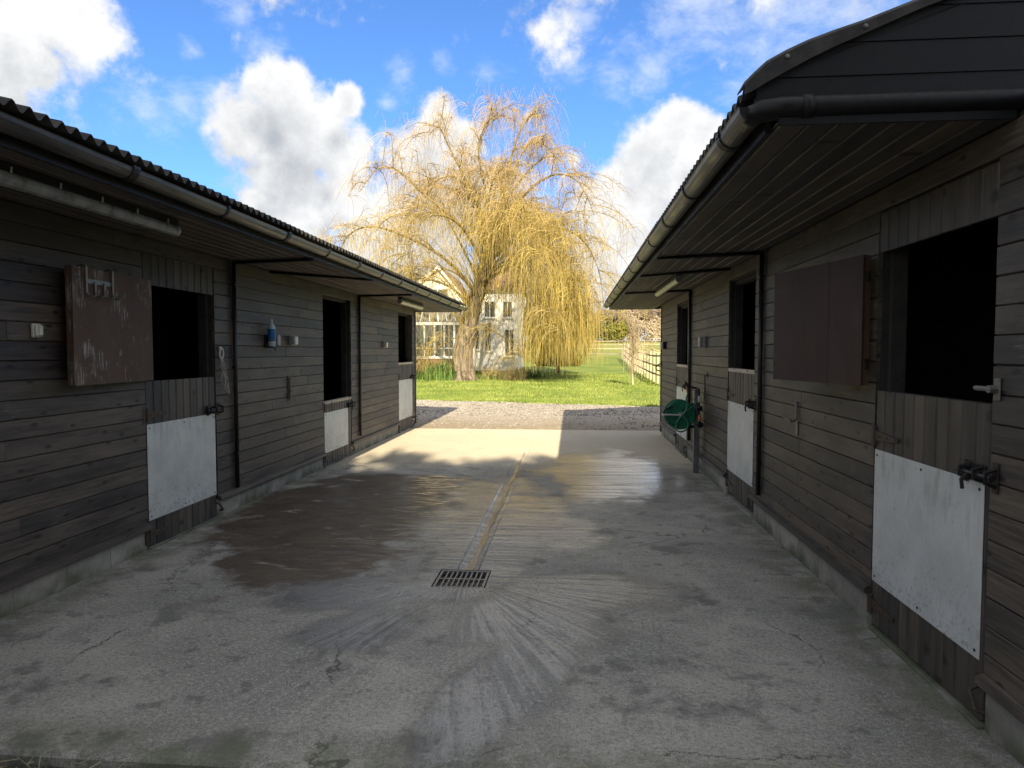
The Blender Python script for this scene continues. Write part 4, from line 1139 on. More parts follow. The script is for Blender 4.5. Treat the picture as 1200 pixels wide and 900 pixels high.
# ------------------------------------------------------------------ willow
def bez(p, n):
    """smooth curve through points"""
    out = []
    for i in range(len(p) - 1):
        p0, p1, p2, p3 = p[max(0, i-1)], p[i], p[i+1], p[min(len(p)-1, i+2)]
        for k in range(n):
            t = k / n; out.append(.5 * (2*p1 + (p2-p0)*t + (2*p0-5*p1+4*p2-p3)*t*t + (3*p1-p0-3*p2+p3)*t**3))
    out.append(p[-1]); return out
def make_willow():
    rg = random.Random(21)
    base = Vector((-5.86, 36.2, 0))
    W = thing('willow_tree', base, 'huge bare weeping willow with golden hanging twigs and a thick bole on the lawn', 'tree')
    def shape(mb):
        # the head of the tree is a low dome, narrower towards the top
        out = []
        for x, y, z in mb.v:
            k = max(0.0, min(1.0, (z - 8) / 7)); f = 1 - .17 * k
            out.append((-4.2 + (x + 4.2) * f, 36.2 + (y - 36.2) * f, z if z < 8 else 8 + (z - 8) * .90))
        mb.v = out
        return mb
    def gap(p):
        px = 541 + (p.x + 5.86) / .0457; py = 447 - p.z / .0453
        return (.72 if 484 < px < 546 and 296 < py < 352 else .45 if 545 < px < 606 and 330 < py < 420 else .35 if 484 < px < 530 and 350 < py < 425 else 0)
    def at(px, py, dy=0): return Vector((-5.86 + (px - 541) * .0457, 36.2 + dy, (447 - py) * .0453))
    # trunk: lumpy bole with root flare
    tr = [at(541, 450), at(541, 440), at(541, 420), at(545, 398), at(553, 370), at(563, 335), at(571, 300), at(577, 268)]
    rad = [.95, .66, .53, .50, .44, .36, .30, .22]
    m = MB(); pts = bez(tr, 4); rr = []
    for i in range(len(pts)):
        f = i / (len(pts) - 1) * (len(rad) - 1); k = min(len(rad) - 2, int(f)); rr.append(rad[k] + (rad[k+1] - rad[k]) * (f - k))
    n = 18; vs = []
    for i, (p, r_) in enumerate(zip(pts, rr)):
        for k in range(n):
            a = 2 * math.pi * k / n
            q = r_ * (1 + .16 * math.sin(3 * a + i * .25) + .10 * math.sin(7 * a + 1 + i * .4) + rg.uniform(-.05, .05))
            vs.append(p + Vector((q * math.cos(a), q * math.sin(a), rg.uniform(-.04, .04))))
    m.add(vs, [(i * n + k, i * n + (k+1) % n, (i+1) * n + (k+1) % n, (i+1) * n + k) for i in range(len(pts) - 1) for k in range(n)])
    for k in range(9):
        a = rg.uniform(0, 6.28); L = rg.uniform(.9, 1.7)
        m.tube([base + Vector((.4 * math.cos(a), .4 * math.sin(a), .45)), base + Vector((.75 * math.cos(a), .75 * math.sin(a), .14)), base + Vector((L * math.cos(a), L * math.sin(a), -.05))], [.22, .14, .04], 7)
    m.build('trunk', 'bark', W, smooth=True)
    limbs = []
    def limb(points, r0, r1=.03, w=1.0):
        limbs.append((bez(points, 5), r0, r1, w))
    # the limbs one can follow in the crown
    limb([at(574, 285), at(584, 235, .4), at(596, 185, .9), at(610, 142, 1.2), at(628, 116, 1.5), at(648, 118, 1.8)], .17)
    limb([at(572, 295), at(560, 250, -.6), at(544, 205, -1.0), at(524, 168, -1.4), at(512, 148, -1.6), at(500, 160, -1.8)], .14)
    limb([at(568, 310), at(545, 270, -1.2), at(505, 235, -1.9), at(470, 205, -2.2), at(447, 203, -2.4), at(430, 232, -2.5)], .15)
    limb([at(560, 345), at(525, 305, -1), at(475, 278, -1.2), at(435, 268, -1), at(408, 282, -.8), at(396, 318, -.7)], .15)
    limb([at(556, 360), at(520, 332, 1), at(480, 322, 1.5), at(450, 335, 2), at(436, 370, 2.2)], .12)
    limb([at(574, 290), at(600, 250, -.5), at(632, 218, -1), at(662, 208, -1.3), at(684, 224, -1.6), at(694, 262, -1.8)], .16)
    limb([at(570, 310), at(608, 282, -.8), at(648, 272, -1.2), at(680, 288, -1.5), at(698, 322, -1.6), at(704, 362, -1.6)], .14)
    limb([at(566, 330), at(605, 305, 1.5), at(640, 300, 2.6), at(668, 322, 3), at(676, 360, 3.2)], .13)
    limb([at(575, 280), at(588, 230, 1.5), at(622, 180, 2.4), at(652, 160, 2.8), at(672, 178, 3), at(680, 220, 3.1)], .14)
    limb([at(572, 290), at(556, 235, 1.6), at(520, 205, 2.6), at(486, 196, 3.4), at(462, 220, 3.8)], .13)
    limb([at(574, 285), at(572, 225, -1.5), at(566, 180, -2.2), at(578, 150, -2.6), at(592, 148, -2.9)], .13)
    limb([at(568, 320), at(560, 290, -2.2), at(542, 272, -4), at(520, 280, -5.2), at(508, 320, -5.8)], .13)
    limb([at(570, 315), at(588, 285, -2.2), at(606, 268, -3.8), at(622, 284, -4.8), at(630, 325, -5.2)], .13)
    limb([at(572, 300), at(576, 260, 2.5), at(570, 235, 4.4), at(556, 245, 5.6), at(548, 285, 6.2)], .12)
    limb([at(574, 295), at(592, 255, 2.6), at(612, 240, 4.6), at(634, 255, 5.8), at(645, 300, 6.2)], .12)
    limb([at(560, 350), at(548, 330, -1.5), at(530, 322, -2.5), at(508, 340, -3), at(498, 375, -3.1)], .10)
    limb([at(562, 340), at(584, 318, -1.6), at(604, 315, -2.6), at(622, 335, -3), at(636, 372, -3.2)], .10)
    limb([at(566, 325), at(612, 300, .3), at(645, 305, .5), at(664, 335, .6), at(668, 375, .6)], .11)
    limb([at(548, 392), at(530, 398, -.5), at(510, 412, -.8), at(500, 425, -.9)], .07, .03, .3)
    limb([at(552, 372), at(575, 385, -.4), at(600, 402, -.6), at(615, 420, -.7)], .06, .03, .5)
    for k in range(10):
        a = rg.uniform(0, 6.28); L = rg.uniform(2.5, 5.0); p0 = tr[5 + k % 3]
        e = Vector((L * math.cos(a), L * math.sin(a), 0)); hz = rg.uniform(1.5, 5.2)
        limb([p0, p0 + e * .25 + Vector((0, 0, hz * .5)), p0 + e * .6 + Vector((0, 0, hz)), p0 + e + Vector((0, 0, hz * .9)), p0 + e * 1.15 + Vector((0, 0, hz * .35))], .11)
    segs = []
    for pts, r0, r1, w in limbs:
        m = MB(); m.tube(pts, r0 * .66, 6, True, r1 * .45); shape(m).build('limb', 'limb_bark', W, smooth=True)
        segs.append((pts, w))
    # secondary branches
    m2 = MB(); sub = []
    for pts, w in segs:
        N = len(pts)
        for k in range(int(15 * w) + 2):
            i = rg.randrange(int(N * .25), N - 1); p = pts[i]
            d = (pts[i + 1] - pts[i]).normalized(); a = rg.uniform(0, 6.28)
            side = Vector((math.cos(a), math.sin(a), rg.uniform(.1, .9))).normalized()
            L = rg.uniform(.9, 2.6); v = (d * .7 + side * .8).normalized()
            q = [p, p + v * L * .4 + Vector((0, 0, L * .08)), p + v * L * .8 + Vector((0, 0, L * .02)), p + v * L * 1.1 + Vector((0, 0, -L * .25))]
            c = bez(q, 3); sub.append((c, w)); m2.tube(c, .024, 4, False, .009)
    shape(m2).build('branches', 'limb_bark', W)
    # hanging twigs
    tw, tip = MB(), MB()
    def hang(p, L, v, mb, r=.0080):
        pts = [p]; d = v.normalized(); n = max(4, min(9, int(L / .45))); st = L / n
        for k in range(n):
            d = (d * .9 + Vector((rg.gauss(0, .045), rg.gauss(0, .045), -.50 - .16 * k))).normalized()
            q = pts[-1] + d * st
            if q.z < .12 + rg.uniform(0, .45) * (1 if q.x > -2.0 else 2.5): break
            pts.append(q)
        if rg.random() < max(gap(pts[len(pts) // 2]), gap(pts[-1])): return
        if len(pts) > 2: mb.tube(pts, r, 3, False, r * .45)
    srcs = []
    for c, w in sub: srcs += [(c, w)] * 2
    for pts, w in segs: srcs += [(pts[len(pts)//3:], w)] * 5
    for k in range(12500):
        c, w = srcs[rg.randrange(len(srcs))]
        i = rg.randrange(1, len(c) - 1); t = rg.random(); p = c[i].lerp(c[i + 1], t)
        a = rg.uniform(0, 6.28); up = rg.uniform(.1, 1.3)
        hgt = p.z
        L = rg.uniform(.6, 2.2) + (max(0, 9.5 - abs(hgt - 5)) * .12 if hgt < 9.5 else 0) * rg.random() * 2.4
        hang(p, L, Vector((math.cos(a), math.sin(a), up)), tip if hgt > 9 or rg.random() < .25 else tw)
    # dense curtains: right-hand skirt almost to the grass, left skirt higher
    for k in range(1900):
        u = rg.random()
        px = 628 + 46 * rg.random() ** .9 if u < .78 else rg.uniform(556, 634) if u < .93 else rg.uniform(425, 480)
        dy = rg.uniform(-2.0, 4.5)
        top = rg.uniform(318, 372) if px > 630 else rg.uniform(250, 330)
        p = at(px, top, dy) + Vector((rg.gauss(0, .1), 0, 0))
        end = 434 if px > 630 else rg.uniform(345, 410)
        L = max(1.0, (end - top) * .0453 * (rg.uniform(.88, 1.12) if px > 630 else rg.uniform(.72, 1.04)))
        hang(p, L, Vector((rg.gauss(0, .30), rg.gauss(0, .4), .2)), tw, .011)
    # short upright shoots all through the head of the tree
    for k in range(2200):
        c, w = srcs[rg.randrange(len(srcs))]
        i = rg.randrange(1, len(c) - 1); p = c[i]
        if p.z < 5: continue
        a = rg.uniform(0, 6.28); L = rg.uniform(.4, 1.3); o = Vector((math.cos(a), math.sin(a), 0))
        q = [p, p + o * .22 * L + Vector((0, 0, L * .5)), p + o * .42 * L + Vector((0, 0, L * .86)), p + o * .62 * L + Vector((0, 0, L * .90)), p + o * .74 * L + Vector((0, 0, L * .55))]
        tip.tube(q, .009, 3, False, .004)
    # upright shoots from the bole and the head of the trunk
    for k in range(420):
        p = pts_on(tr, rg, .45, 1.0); a = rg.uniform(0, 6.28); L = rg.uniform(1.0, 3.2)
        q = [p, p + Vector((math.cos(a) * .35 * L, math.sin(a) * .35 * L, L * .5)), p + Vector((math.cos(a) * .6 * L, math.sin(a) * .6 * L, L * .75)), p + Vector((math.cos(a) * .8 * L, math.sin(a) * .8 * L, L * .4))]
        tw.tube(bez(q, 2), .015, 3, False, .006)
    shape(tw).build('crown', 'willow_twig', W); shape(tip).build('crown', 'willow_tip', W)
def pts_on(tr, rg, a, b):
    f = rg.uniform(a, b) * (len(tr) - 1); k = min(len(tr) - 2, int(f)); return tr[k].lerp(tr[k + 1], f - k)
make_willow()

# ------------------------------------------------------------------ white house and conservatory behind the willow
def make_house():
    yH = 50.0; zg = terrain(-8, yH)
    def at(px, py, y=yH):
        d = ray(px, py); t_ = y / d.y; return Vector((d.x * t_, y, CAM_H + d.z * t_))
    Hs = thing('white_house', (-9, yH + 3, zg), 'white rendered cottage with a steep gable seen through the willow', 'house')
    gx0, gx1, apex = at(452, 360).x, at(556, 360).x, at(514, 314)
    ez = at(480, 348).z
    m = MB(); m.prism([(gx0, zg - .2), (gx1, zg - .2), (gx1, ez - 1.0), (apex.x, apex.z), (gx0, ez - 1.0)], (0, yH, 0), (0, yH + 7, 0), (1, 0, 0), (0, 0, 1)); m.build('wall', 'white_render', Hs)
    wx1 = at(606, 360).x; wz = at(600, 338).z
    m = MB(); m.box(gx1 + .002, wx1, yH + .6, yH + 6.5, zg - .2, wz); m.build('wall', 'white_render', Hs)
    def gable_roof():
        m = MB()
        for x_e in (gx0, gx1):
            sg = 1 if x_e > apex.x else -1
            sl = (apex.z - (ez - 1.0)) / abs(apex.x - x_e)
            xo = x_e + sg * .3; zo = ez - 1.0 - .3 * sl
            m.add([(apex.x, yH - .25, apex.z + .14), (xo, yH - .25, zo + .14), (xo, yH - .25, zo + .02), (apex.x, yH - .25, apex.z + .02), (apex.x, yH + 7.2, apex.z + .14), (xo, yH + 7.2, zo + .14), (xo, yH + 7.2, zo + .02), (apex.x, yH + 7.2, apex.z + .02)],
                  [(0,1,2,3),(4,5,6,7),(0,1,5,4),(1,2,6,5),(2,3,7,6),(3,0,4,7)])
        m.build('roof', 'roof_tile', Hs)
        b = MB()
        for x_e in (gx0, gx1):
            sg = 1 if x_e > apex.x else -1
            sl = (apex.z - (ez - 1.0)) / abs(apex.x - x_e); xo = x_e + sg * .3; zo = ez - 1.0 - .3 * sl
            b.add([(apex.x, yH - .30, apex.z + .15), (xo, yH - .30, zo + .15), (xo, yH - .30, zo - .08), (apex.x, yH - .30, apex.z - .10), (apex.x, yH - .255, apex.z + .15), (xo, yH - .255, zo + .15), (xo, yH - .255, zo - .08), (apex.x, yH - .255, apex.z - .10)],
                  [(0,1,2,3),(4,5,6,7),(0,1,5,4),(1,2,6,5),(2,3,7,6),(3,0,4,7)])
        b.build('barge_board', 'white_paint', Hs)
    gable_roof()
    m = MB(); m.prism([(yH + .2, wz - .1), (yH + 3.5, wz + 2.0), (yH + 6.9, wz - .1), (yH + 6.9, wz), (yH + 3.5, wz + 2.15), (yH + .2, wz)], (gx1 + .003, 0, 0), (wx1 + .25, 0, 0), (0, 1, 0), (0, 0, 1)); m.build('roof', 'roof_tile', Hs)
    m = MB(); m.box(wx1 - 1.2, wx1 - .4, yH + 3.1, yH + 3.9, wz + 1.6, wz + 3.2); m.build('chimney', 'brick_red', Hs)
    def window(x0, x1, z0, z1, y):
        f = MB(); t_ = .07
        f.box(x0, x1, y - .04, y + .02, z0, z0 + t_); f.box(x0, x1, y - .04, y + .02, z1 - t_, z1); f.box(x0, x0 + t_, y - .04, y + .02, z0 + t_, z1 - t_); f.box(x1 - t_, x1, y - .04, y + .02, z0 + t_, z1 - t_); f.box((x0 + x1) / 2 - .03, (x0 + x1) / 2 + .03, y - .04, y + .02, z0 + t_, z1 - t_)
        w = f.build('window', 'white_paint', Hs)
        for a, b in ((x0 + t_, (x0 + x1) / 2 - .03), ((x0 + x1) / 2 + .03, x1 - t_)): MB().box(a, b, y - .015, y - .005, z0 + t_, z1 - t_).build('pane', 'window_glass', w)
        MB().box(x0 - .08, x1 + .08, y - .12, y + .01, z0 - .07, z0 - .002).build('sill', 'white_paint', w)
    for (px0, px1, p0, p1) in ((500, 526, 338, 358), (566, 580, 352, 372), (588, 600, 352, 372), (550, 561, 384, 410), (566, 575, 378, 412), (590, 602, 385, 418)):
        a, b = at(px0, p1), at(px1, p0); yy = yH if px1 < 556 else yH + .6
        window(a.x, b.x, max(zg + .4, a.z), b.z, yy - .025)
    # conservatory standing against the gable
    yC = 46.5; zc = terrain(-9, yC)
    def ac(px, py): return at(px, py, yC)
    x0, x1 = ac(462, 400).x, ac(545, 400).x
    z_s, z_t, z_r = ac(500, 419).z, ac(500, 381).z, ac(500, 350).z
    C = thing('conservatory', ((x0 + x1) / 2, yC, zc), 'white framed conservatory with a low brick wall left of the willow trunk', 'conservatory')
    m = MB(); m.box(x0, x1, yC, yC + .2, zc - .2, z_s - .08); m.box(x1 - .2, x1, yC + .2, yH - .05, zc - .2, z_s - .08); m.build('dwarf_wall', 'brick_red', C)
    m = MB(); m.box(x0 - .05, x1 + .06, yC - .07, yC + .22, z_s - .078, z_s + .10); m.box(x1 - .22, x1 + .06, yC + .222, yH - .05, z_s - .078, z_s + .10); m.build('sill', 'white_paint', C)
    m = MB(); m.box(x0 - .05, x1 + .06, yC - .05, yC + .18, z_t, z_t + .20); m.box(x1 - .18, x1 + .06, yC + .182, yH - .05, z_t, z_t + .2); m.build('eaves_beam', 'white_paint', C)
    nP = 8
    for k in range(nP):
        x = x0 + (x1 - .12 - x0) * k / (nP - 1); wdt = .12 if k % 2 == 0 else .075
        MB().box(x, x + wdt, yC, yC + .10, z_s + .102, z_t - .002).build('post', 'white_paint', C)
        if k < nP - 1:
            xb = x0 + (x1 - .12 - x0) * (k + 1) / (nP - 1)
            MB().box(x + wdt + .004, xb - .004, yC + .04, yC + .055, z_s + .103, z_t - .003).build('pane', 'window_glass', C)
    MB().box(x0, x1, yC - .004, yC + .03, z_s + .62, z_s + .67).build('transom', 'white_paint', C)
    for k in range(4):
        y = yC + .8 + k * .75; MB().box(x1 - .12, x1 - .02, y, y + .09, z_s + .102, z_t - .002).build('post', 'white_paint', C)
    m = MB(); m.add([(x0, yC, z_t + .202), (x1, yC, z_t + .202), (x1 - 1.2, yH - .06, z_r), (x0, yH - .06, z_r), (x0, yC, z_t + .23), (x1, yC, z_t + .23), (x1 - 1.2, yH - .06, z_r + .03), (x0, yH - .06, z_r + .03)], [(0,1,2,3),(4,5,6,7),(0,1,5,4),(1,2,6,5),(2,3,7,6),(3,0,4,7)]); m.build('glass_roof', 'window_glass', C)
    for k in range(9):
        x = x0 + (x1 - x0) * k / 8; xe2 = x0 + (x1 - 1.2 - x0) * k / 8
        MB().tube([(x, yC, z_t + .25), (xe2, yH - .08, z_r + .05)], .05, 4).build('roof_bar', 'white_paint', C)
make_house()

# ------------------------------------------------------------------ plants
def leaf_clump(m, c, r, n, s, rg, up=.0):
    for k in range(n):
        while True:
            v = Vector((rg.uniform(-1, 1), rg.uniform(-1, 1), rg.uniform(-1, 1)))
            if v.length < 1: break
        p = c + Vector((v.x * r[0], v.y * r[1], v.z * r[2]))
        a = Vector((rg.gauss(0, 1), rg.gauss(0, 1), rg.gauss(0, 1) + up)).normalized(); b = a.orthogonal().normalized(); L = s * rg.uniform(.5, 1.3)
        i = len(m.v); m.v += [tuple(p - b * L * .3), tuple(p + b * L * .3), tuple(p + a * L)]; m.f.append((i, i + 1, i + 2)); m.mi.append(0)
def make_iris(x, y, n, spread, h, label, rg):
    z = terrain(x, y)
    t_ = thing('iris_clump', (x, y, z), label, 'plant', 'leafy clumps by the willow')
    m = MB()
    for k in range(n):
        a = rg.uniform(0, 6.28); r_ = spread * rg.random() ** .6; px, py = x + r_ * math.cos(a), y + r_ * .6 * math.sin(a)
        L = h * rg.uniform(.5, 1.1); b = rg.uniform(0, 6.28); w = rg.uniform(.018, .034); bend = rg.uniform(.1, .55) * L
        dx, dy = math.cos(b), math.sin(b); P = []
        for q in range(4):
            u = q / 3; P.append((px + dx * bend * u * u, py + dy * bend * u * u, z + L * (u - .25 * u * u * bend / L)))
        i = len(m.v); ww = (w, w * .9, w * .6)
        for q in range(3): m.v += [(P[q][0] - dy * ww[q], P[q][1] + dx * ww[q], P[q][2]), (P[q][0] + dy * ww[q], P[q][1] - dx * ww[q], P[q][2])]
        m.v.append(P[3]); m.f += [(i, i+1, i+3, i+2), (i+2, i+3, i+5, i+4), (i+4, i+5, i+6)]; m.mi += [0] * 3
    m.build('leaves', 'iris_leaf', t_)
rgp = random.Random(77)
make_iris(-6.85, 35.3, 260, .85, 1.25, 'tall green strap leaved clump right against the left of the willow bole', rgp)
make_iris(-8.5, 36.0, 240, 1.1, .8, 'lower straggly green clump left of the willow under the conservatory', rgp)
make_iris(-4.4, 37.2, 120, .8, .5, 'short mixed green tuft right of the willow bole', rgp)
make_iris(-2.6, 40.0, 150, 1.1, .75, 'yellow green clump under the hanging willow curtain', rgp)
def dry_bank(x, y, w, n, h, label):
    rg = random.Random(int(x * 7) + 3); z = terrain(x, y)
    t_ = thing('dry_grass_clump', (x, y, z), label, 'plant')
    m = MB()
    for k in range(n):
        px = x + rg.uniform(-w, w); py = y + rg.uniform(-.8, .8); L = h * rg.uniform(.4, 1.1)
        m.tube([(px, py, z), (px + rg.gauss(0, .1), py + rg.gauss(0, .1), z + L * .6), (px + rg.gauss(0, .25), py + rg.gauss(0, .2), z + L)], .012, 3, False, .004)
    m.build('stems', 'dry_stem', t_)
dry_bank(-9.6, 39.5, 2.6, 700, 1.0, 'straw coloured dry stems in front of the conservatory wall')
dry_bank(-3.7, 37.6, 1.2, 320, .8, 'straw coloured dry stems drooping right of the willow bole')
def conifer(x, y, h, r, mat, label, name='conifer_tree', group=None, seed=1, n=5200):
    rg = random.Random(seed); z = terrain(x, y)
    t_ = thing(name, (x, y, z), label, 'tree', group)
    MB().tube([(x, y, z - .1), (x, y, z + h * .9)], .16, 7, True, .03).build('trunk', 'bark', t_)
    m = MB()
    for k in range(n):
        u = rg.random() ** 1.4; zz = z + .5 + u * (h - .5); rr = r * (1 - u) ** .75 * (1 + .18 * math.sin(u * 37)) * rg.uniform(.35, 1.05); a = rg.uniform(0, 6.28)
        p = Vector((x + rr * math.cos(a), y + rr * math.sin(a), zz)); d = Vector((math.cos(a) * .5, math.sin(a) * .5, rg.uniform(.1, 1.0))).normalized(); b = d.orthogonal().normalized(); L = rg.uniform(.16, .42)
        i = len(m.v); m.v += [tuple(p - b * L * .22), tuple(p + b * L * .22), tuple(p + d * L)]; m.f.append((i, i+1, i+2)); m.mi.append(0)
    m.build('crown', mat, t_)
conifer(-.95, 47, 6.6, 1.35, 'olive_conifer', 'narrow olive green conifer rising behind the right willow curtain', seed=5)
def bare_tree(x, y, h, label, mat='bare_twig', seed=1, group=None, lean=0, name='bare_tree', thick=1.0, levels=5, weep=0.0, spread=.62, kids=3, fork=.34):
    rg = random.Random(seed); z = terrain(x, y)
    t_ = thing(name, (x, y, z), label, 'tree', group)
    tk = MB(); cr_ = MB()
    def grow(p, d, L, r_, lv):
        d2 = (d + Vector((rg.gauss(0, .12), rg.gauss(0, .12), .08 - weep * (levels - lv) * .25))).normalized()
        q = p + d * L * .5; e = q + d2 * L * .5
        (tk if lv >= levels - 1 else cr_).tube([p, q, e], [r_, r_ * .85, r_ * .7], 5 if lv >= levels - 1 else 3, False)
        if lv == 0: return
        nk = kids + (1 if rg.random() < .4 else 0)
        for k in range(nk):
            a = rg.uniform(0, 6.28); o = d2.orthogonal().normalized(); o.rotate(Matrix.Rotation(a, 3, d2))
            grow(q.lerp(e, rg.uniform(.3, 1)), (d2 + o * rg.uniform(.35, spread + .35) - Vector((0, 0, weep * .3))).normalized(), L * rg.uniform(.58, .82), r_ * .60, lv - 1)
    grow(Vector((x, y, z - .1)), Vector((lean, 0, 1)).normalized(), h * fork, .035 * h * .6 * thick, levels)
    tk.build('trunk', mat, t_); cr_.build('crown', mat, t_)
    return t_
# small pale weeping tree in front of the paddock fence and a bigger bare one at its right
def weeping_sapling():
    rg = random.Random(3); x, y = 3.05, 33.2; z = terrain(x, y)
    t_ = thing('weeping_sapling', (x, y, z), 'small pale weeping sapling standing on the lawn in front of the paddock fence', 'tree')
    MB().tube([(x - .12, y, z - .05), (x - .15, y, z + .9), (x - .08, y, z + 1.7), (x + .05, y, z + 2.3)], .055, 6, True, .02).build('trunk', 'pale_twig', t_)
    m = MB()
    for k in range(130):
        a = rg.uniform(0, 6.28); R_ = rg.uniform(.1, .55); p = Vector((x - .08 + rg.gauss(0, .05), y, z + rg.uniform(1.5, 2.4)))
        q = p + Vector((R_ * math.cos(a) * .7, R_ * math.sin(a), .18)); e = q + Vector((R_ * math.cos(a) * .3, R_ * .3, -rg.uniform(.5, 1.7)))
        if e.z < z + .1: e.z = z + .1
        m.tube([p, q, q.lerp(e, .5) + Vector((rg.gauss(0, .05), 0, 0)), e], .011, 3, False, .005)
    for k in range(9):
        a = rg.uniform(-.7, .7); p = Vector((x, y, z + 2.1)); m.tube([p, p + Vector((a * .6, 0, .7)), p + Vector((a * 1.5 + rg.gauss(0, .2), 0, rg.uniform(1.0, 1.9)))], .018, 3, False, .006)
    m.build('crown', 'pale_twig', t_)
weeping_sapling()
bare_tree(6.2, 40, 6.5, 'pale bare tree reaching past the far corner of the right stable block', 'pale_twig', 12, lean=-.18, thick=.55, levels=5, spread=.8, fork=.28)
ht = [(2.0, 150, 9, 2), (8.5, 138, 11, 3), (12.5, 150, 13, 4), (16.5, 144, 12, 6), (21, 150, 14, 7), (5.5, 160, 10, 8), (26, 146, 13, 9), (31, 152, 12, 10)]
kinds = ['low rounded bare tree at the left end of the far field hedge', 'brown bare tree beyond the field, partly behind the right eaves', 'tall brown bare tree behind the paddock fence line', 'spreading brown bare tree at the far edge of the paddock', 'large bare tree beyond the far field corner', 'thin bare tree in the gap behind the field hedge', 'bare tree far off behind the right stable block', 'last bare tree on the far right behind the stables']
for (x, y, h, sd), lb in zip(ht[:6], kinds):
    bare_tree(x, y, h, lb, 'bare_twig', sd, 'bare trees beyond the far field', thick=1.2, levels=5, kids=4, spread=.8, fork=.26)
def bush(x, y, w, h, mat, label, seed, n=900, name='hedge_bush', s=.55):
    rg = random.Random(seed); z = terrain(x, y)
    t_ = thing(name, (x, y, z), label, 'bush', 'bushes along the far field edge')
    m = MB()
    for k in range(7): leaf_clump(m, Vector((x + rg.uniform(-.6, .6) * w, y + rg.uniform(-1, 1), z + h * rg.uniform(.25, .7))), (w * .45, 1.2, h * .36), n // 7, s, rg)
    m.build('leaves', mat, t_)
    st = MB()
    for k in range(5): st.tube([(x + rg.gauss(0, .2), y, z - .1), (x + rg.gauss(0, w * .3), y, z + h * .6)], .06, 4, False, .02)
    st.build('stems', 'bark', t_)
HEDGE = [(-5, 146, 4, 6, 'evergreen', 'dark green bush behind the willow curtain at the field edge'), (1.0, 140, 3.2, 5.5, 'shrub_leaf', 'olive green bush left of the bright yellow one'),
        (5.2, 139, 3.0, 5, 'evergreen', 'dark green bush behind the bright yellow one'), (8.6, 137, 2.0, 4.2, 'olive_conifer', 'bright yellow green bush in the far hedge'), (13, 140, 4, 4.5, 'bare_twig', 'brown twiggy bush in the middle of the far hedge'),
        (18.5, 141, 4, 5, 'bare_twig', 'brown twiggy bush at the right of the far hedge'), (-11, 148, 5, 7, 'evergreen', 'large dark bush far off left of the others'), (24, 142, 4, 5, 'bare_twig', 'brown twiggy bush hidden partly by the right stable block'),
    (-1.5, 143, 3, 4.6, 'shrub_leaf', 'olive bush half hidden by the right edge of the willow curtain'), (3.2, 143, 3, 6.2, 'bare_twig', 'tall brown thicket behind the olive bush in the far hedge'), (10.8, 143, 3.4, 7.0, 'bare_twig', 'tall brown thicket right of the bright yellow bush'), (15.8, 145, 3.6, 7.5, 'bare_twig', 'tallest brown thicket behind the middle of the far hedge'), (20.8, 145, 3.6, 7.2, 'bare_twig', 'tall brown thicket near the far corner of the right stable block')]
for i, (x, y, w, h, mt, lb) in enumerate(HEDGE):
    bush(x, y, w * 1.25, h * 1.15, mt, lb, 40 + i, 1500)

# ------------------------------------------------------------------ fences
def fence(path, post_gap, h, rails, name, label, pw=.11, rail_h=.09):
    x, y = path[0]; t_ = thing(name, (x, y, terrain(x, y)), label, 'fence')
    me = None; pts = []
    for (a, b) in zip(path, path[1:]):
        L = math.dist(a, b); n = max(1, round(L / post_gap))
        for k in range(n): pts.append((a[0] + (b[0] - a[0]) * k / n, a[1] + (b[1] - a[1]) * k / n))
    pts.append(path[-1])
    pm = mesh_only(MB().bbox(-pw / 2, pw / 2, -pw / 2, pw / 2, -.1, h, .01), 'post', 'fence_wood')
    rg = random.Random(8)
    for p in pts:
        o = inst('post', pm, t_, (p[0], p[1], terrain(*p)), (1, 1, rg.uniform(.97, 1.04)), rg.uniform(-.1, .1))
    for a, b in zip(pts, pts[1:]):
        for rz in rails:
            za, zb = terrain(*a) + rz, terrain(*b) + rz
            d = Vector((b[0] - a[0], b[1] - a[1], 0)).normalized(); nrm = Vector((d.y, -d.x, 0)) * (pw / 2 + .02)
            if nrm.x > 0: nrm = -nrm
            MB().prism([(-.018, -rail_h / 2), (.018, -rail_h / 2), (.018, rail_h / 2), (-.018, rail_h / 2)], Vector((a[0], a[1], za + rg.uniform(-.015, .015))) + nrm, Vector((b[0], b[1], zb + rg.uniform(-.015, .015))) + nrm, (d.y, -d.x, 0), (0, 0, 1)).build('rail', 'fence_wood', t_)
fence([(4.25, 31.0), (4.55, 48), (5.0, 66)], 1.8, 1.6, (.50, .95, 1.42), 'paddock_fence', 'weathered post and rail paddock fence running away beside the right stable block')
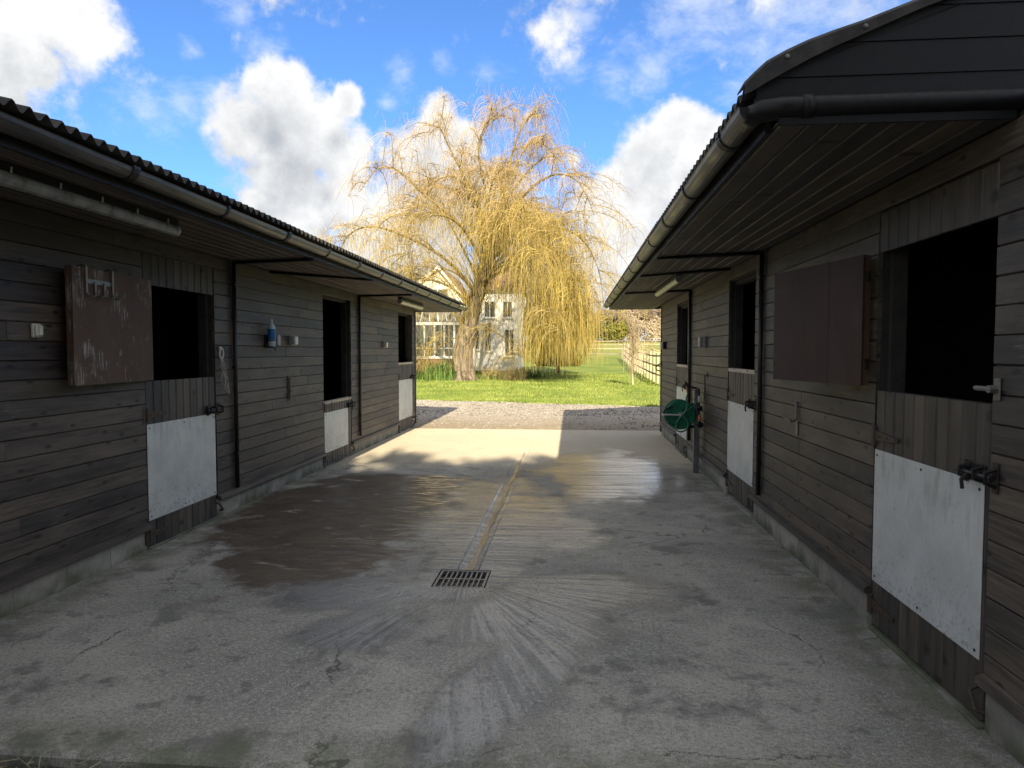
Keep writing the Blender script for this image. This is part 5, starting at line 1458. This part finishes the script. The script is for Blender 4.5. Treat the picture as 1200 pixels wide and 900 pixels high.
fence([(-3.5, 68.5), (4.9, 67.5)], 2.6, 1.2, (.55, 1.05), 'field_fence', 'low post and rail fence across the lawn in front of the far field')
fence([(-12, 100), (18, 101)], 4.0, 1.3, (.6, 1.1), 'field_fence', 'distant rail fence across the far field')

# ------------------------------------------------------------------ overhead wires
def wire(a, b, sag, label):
    a, b = Vector(a), Vector(b); pts = [a.lerp(b, k / 14) - Vector((0, 0, sag * 4 * (k / 14) * (1 - k / 14))) for k in range(15)]
    m = MB().tube(pts, .018, 4); tag(m.build('overhead_wire', 'wire_black'), label, 'wire')
wire((-7.0, 50.8, 8.2), (14, 78, 8.4), .5, 'thin black wire running nearly level from the house past the willow')
wire((-6.2, 50.8, 8.0), (7.5, 95, .6 + terrain(7.5, 95)), .3, 'thin black wire slanting steeply down right of the willow')

# ------------------------------------------------------------------ unseen evergreens added behind the viewer to shade the near yard
def shade_hedge():
    rg = random.Random(31)
    t_ = thing('unseen_shade_hedge', (2, -12.5, 0), 'tall dark conifer hedge added out of view to shade the near yard', 'hedge')
    core = MB(); m = MB()
    x = -2.5
    while x < 9:
        h = 13.05 + rg.uniform(-.3, .3) ; r_ = 1.7
        core.tube([(x, -12.5, 0), (x, -12.5, h * .55), (x, -12.5, h * .9), (x, -12.5, h * .965), (x, -12.5, h)], [1.6, 1.6, 1.5, 1.0, .2], 9)
        for k in range(800):
            u = rg.random() ** .6; zz = u * (h + .55); rr = r_ * (1.05 if u < .75 else (1.05 - (u - .75) * 3.0)) * rg.uniform(.7, 1.1); a = rg.uniform(0, 6.28)
            p = Vector((x + rr * math.cos(a), -12.5 + rr * math.sin(a), zz)); d = Vector((math.cos(a) * .5, math.sin(a) * .5, rg.uniform(.2, 1.2))).normalized(); b = d.orthogonal().normalized(); L = rg.uniform(.3, .9)
            i = len(m.v); m.v += [tuple(p - b * L * .25), tuple(p + b * L * .25), tuple(p + d * L)]; m.f.append((i, i+1, i+2)); m.mi.append(0)
        x += 1.45
    core.build('trunk', 'evergreen', t_); m.build('foliage', 'evergreen', t_)  # trunk here is a solid core that stops sun leaking through
shade_hedge()
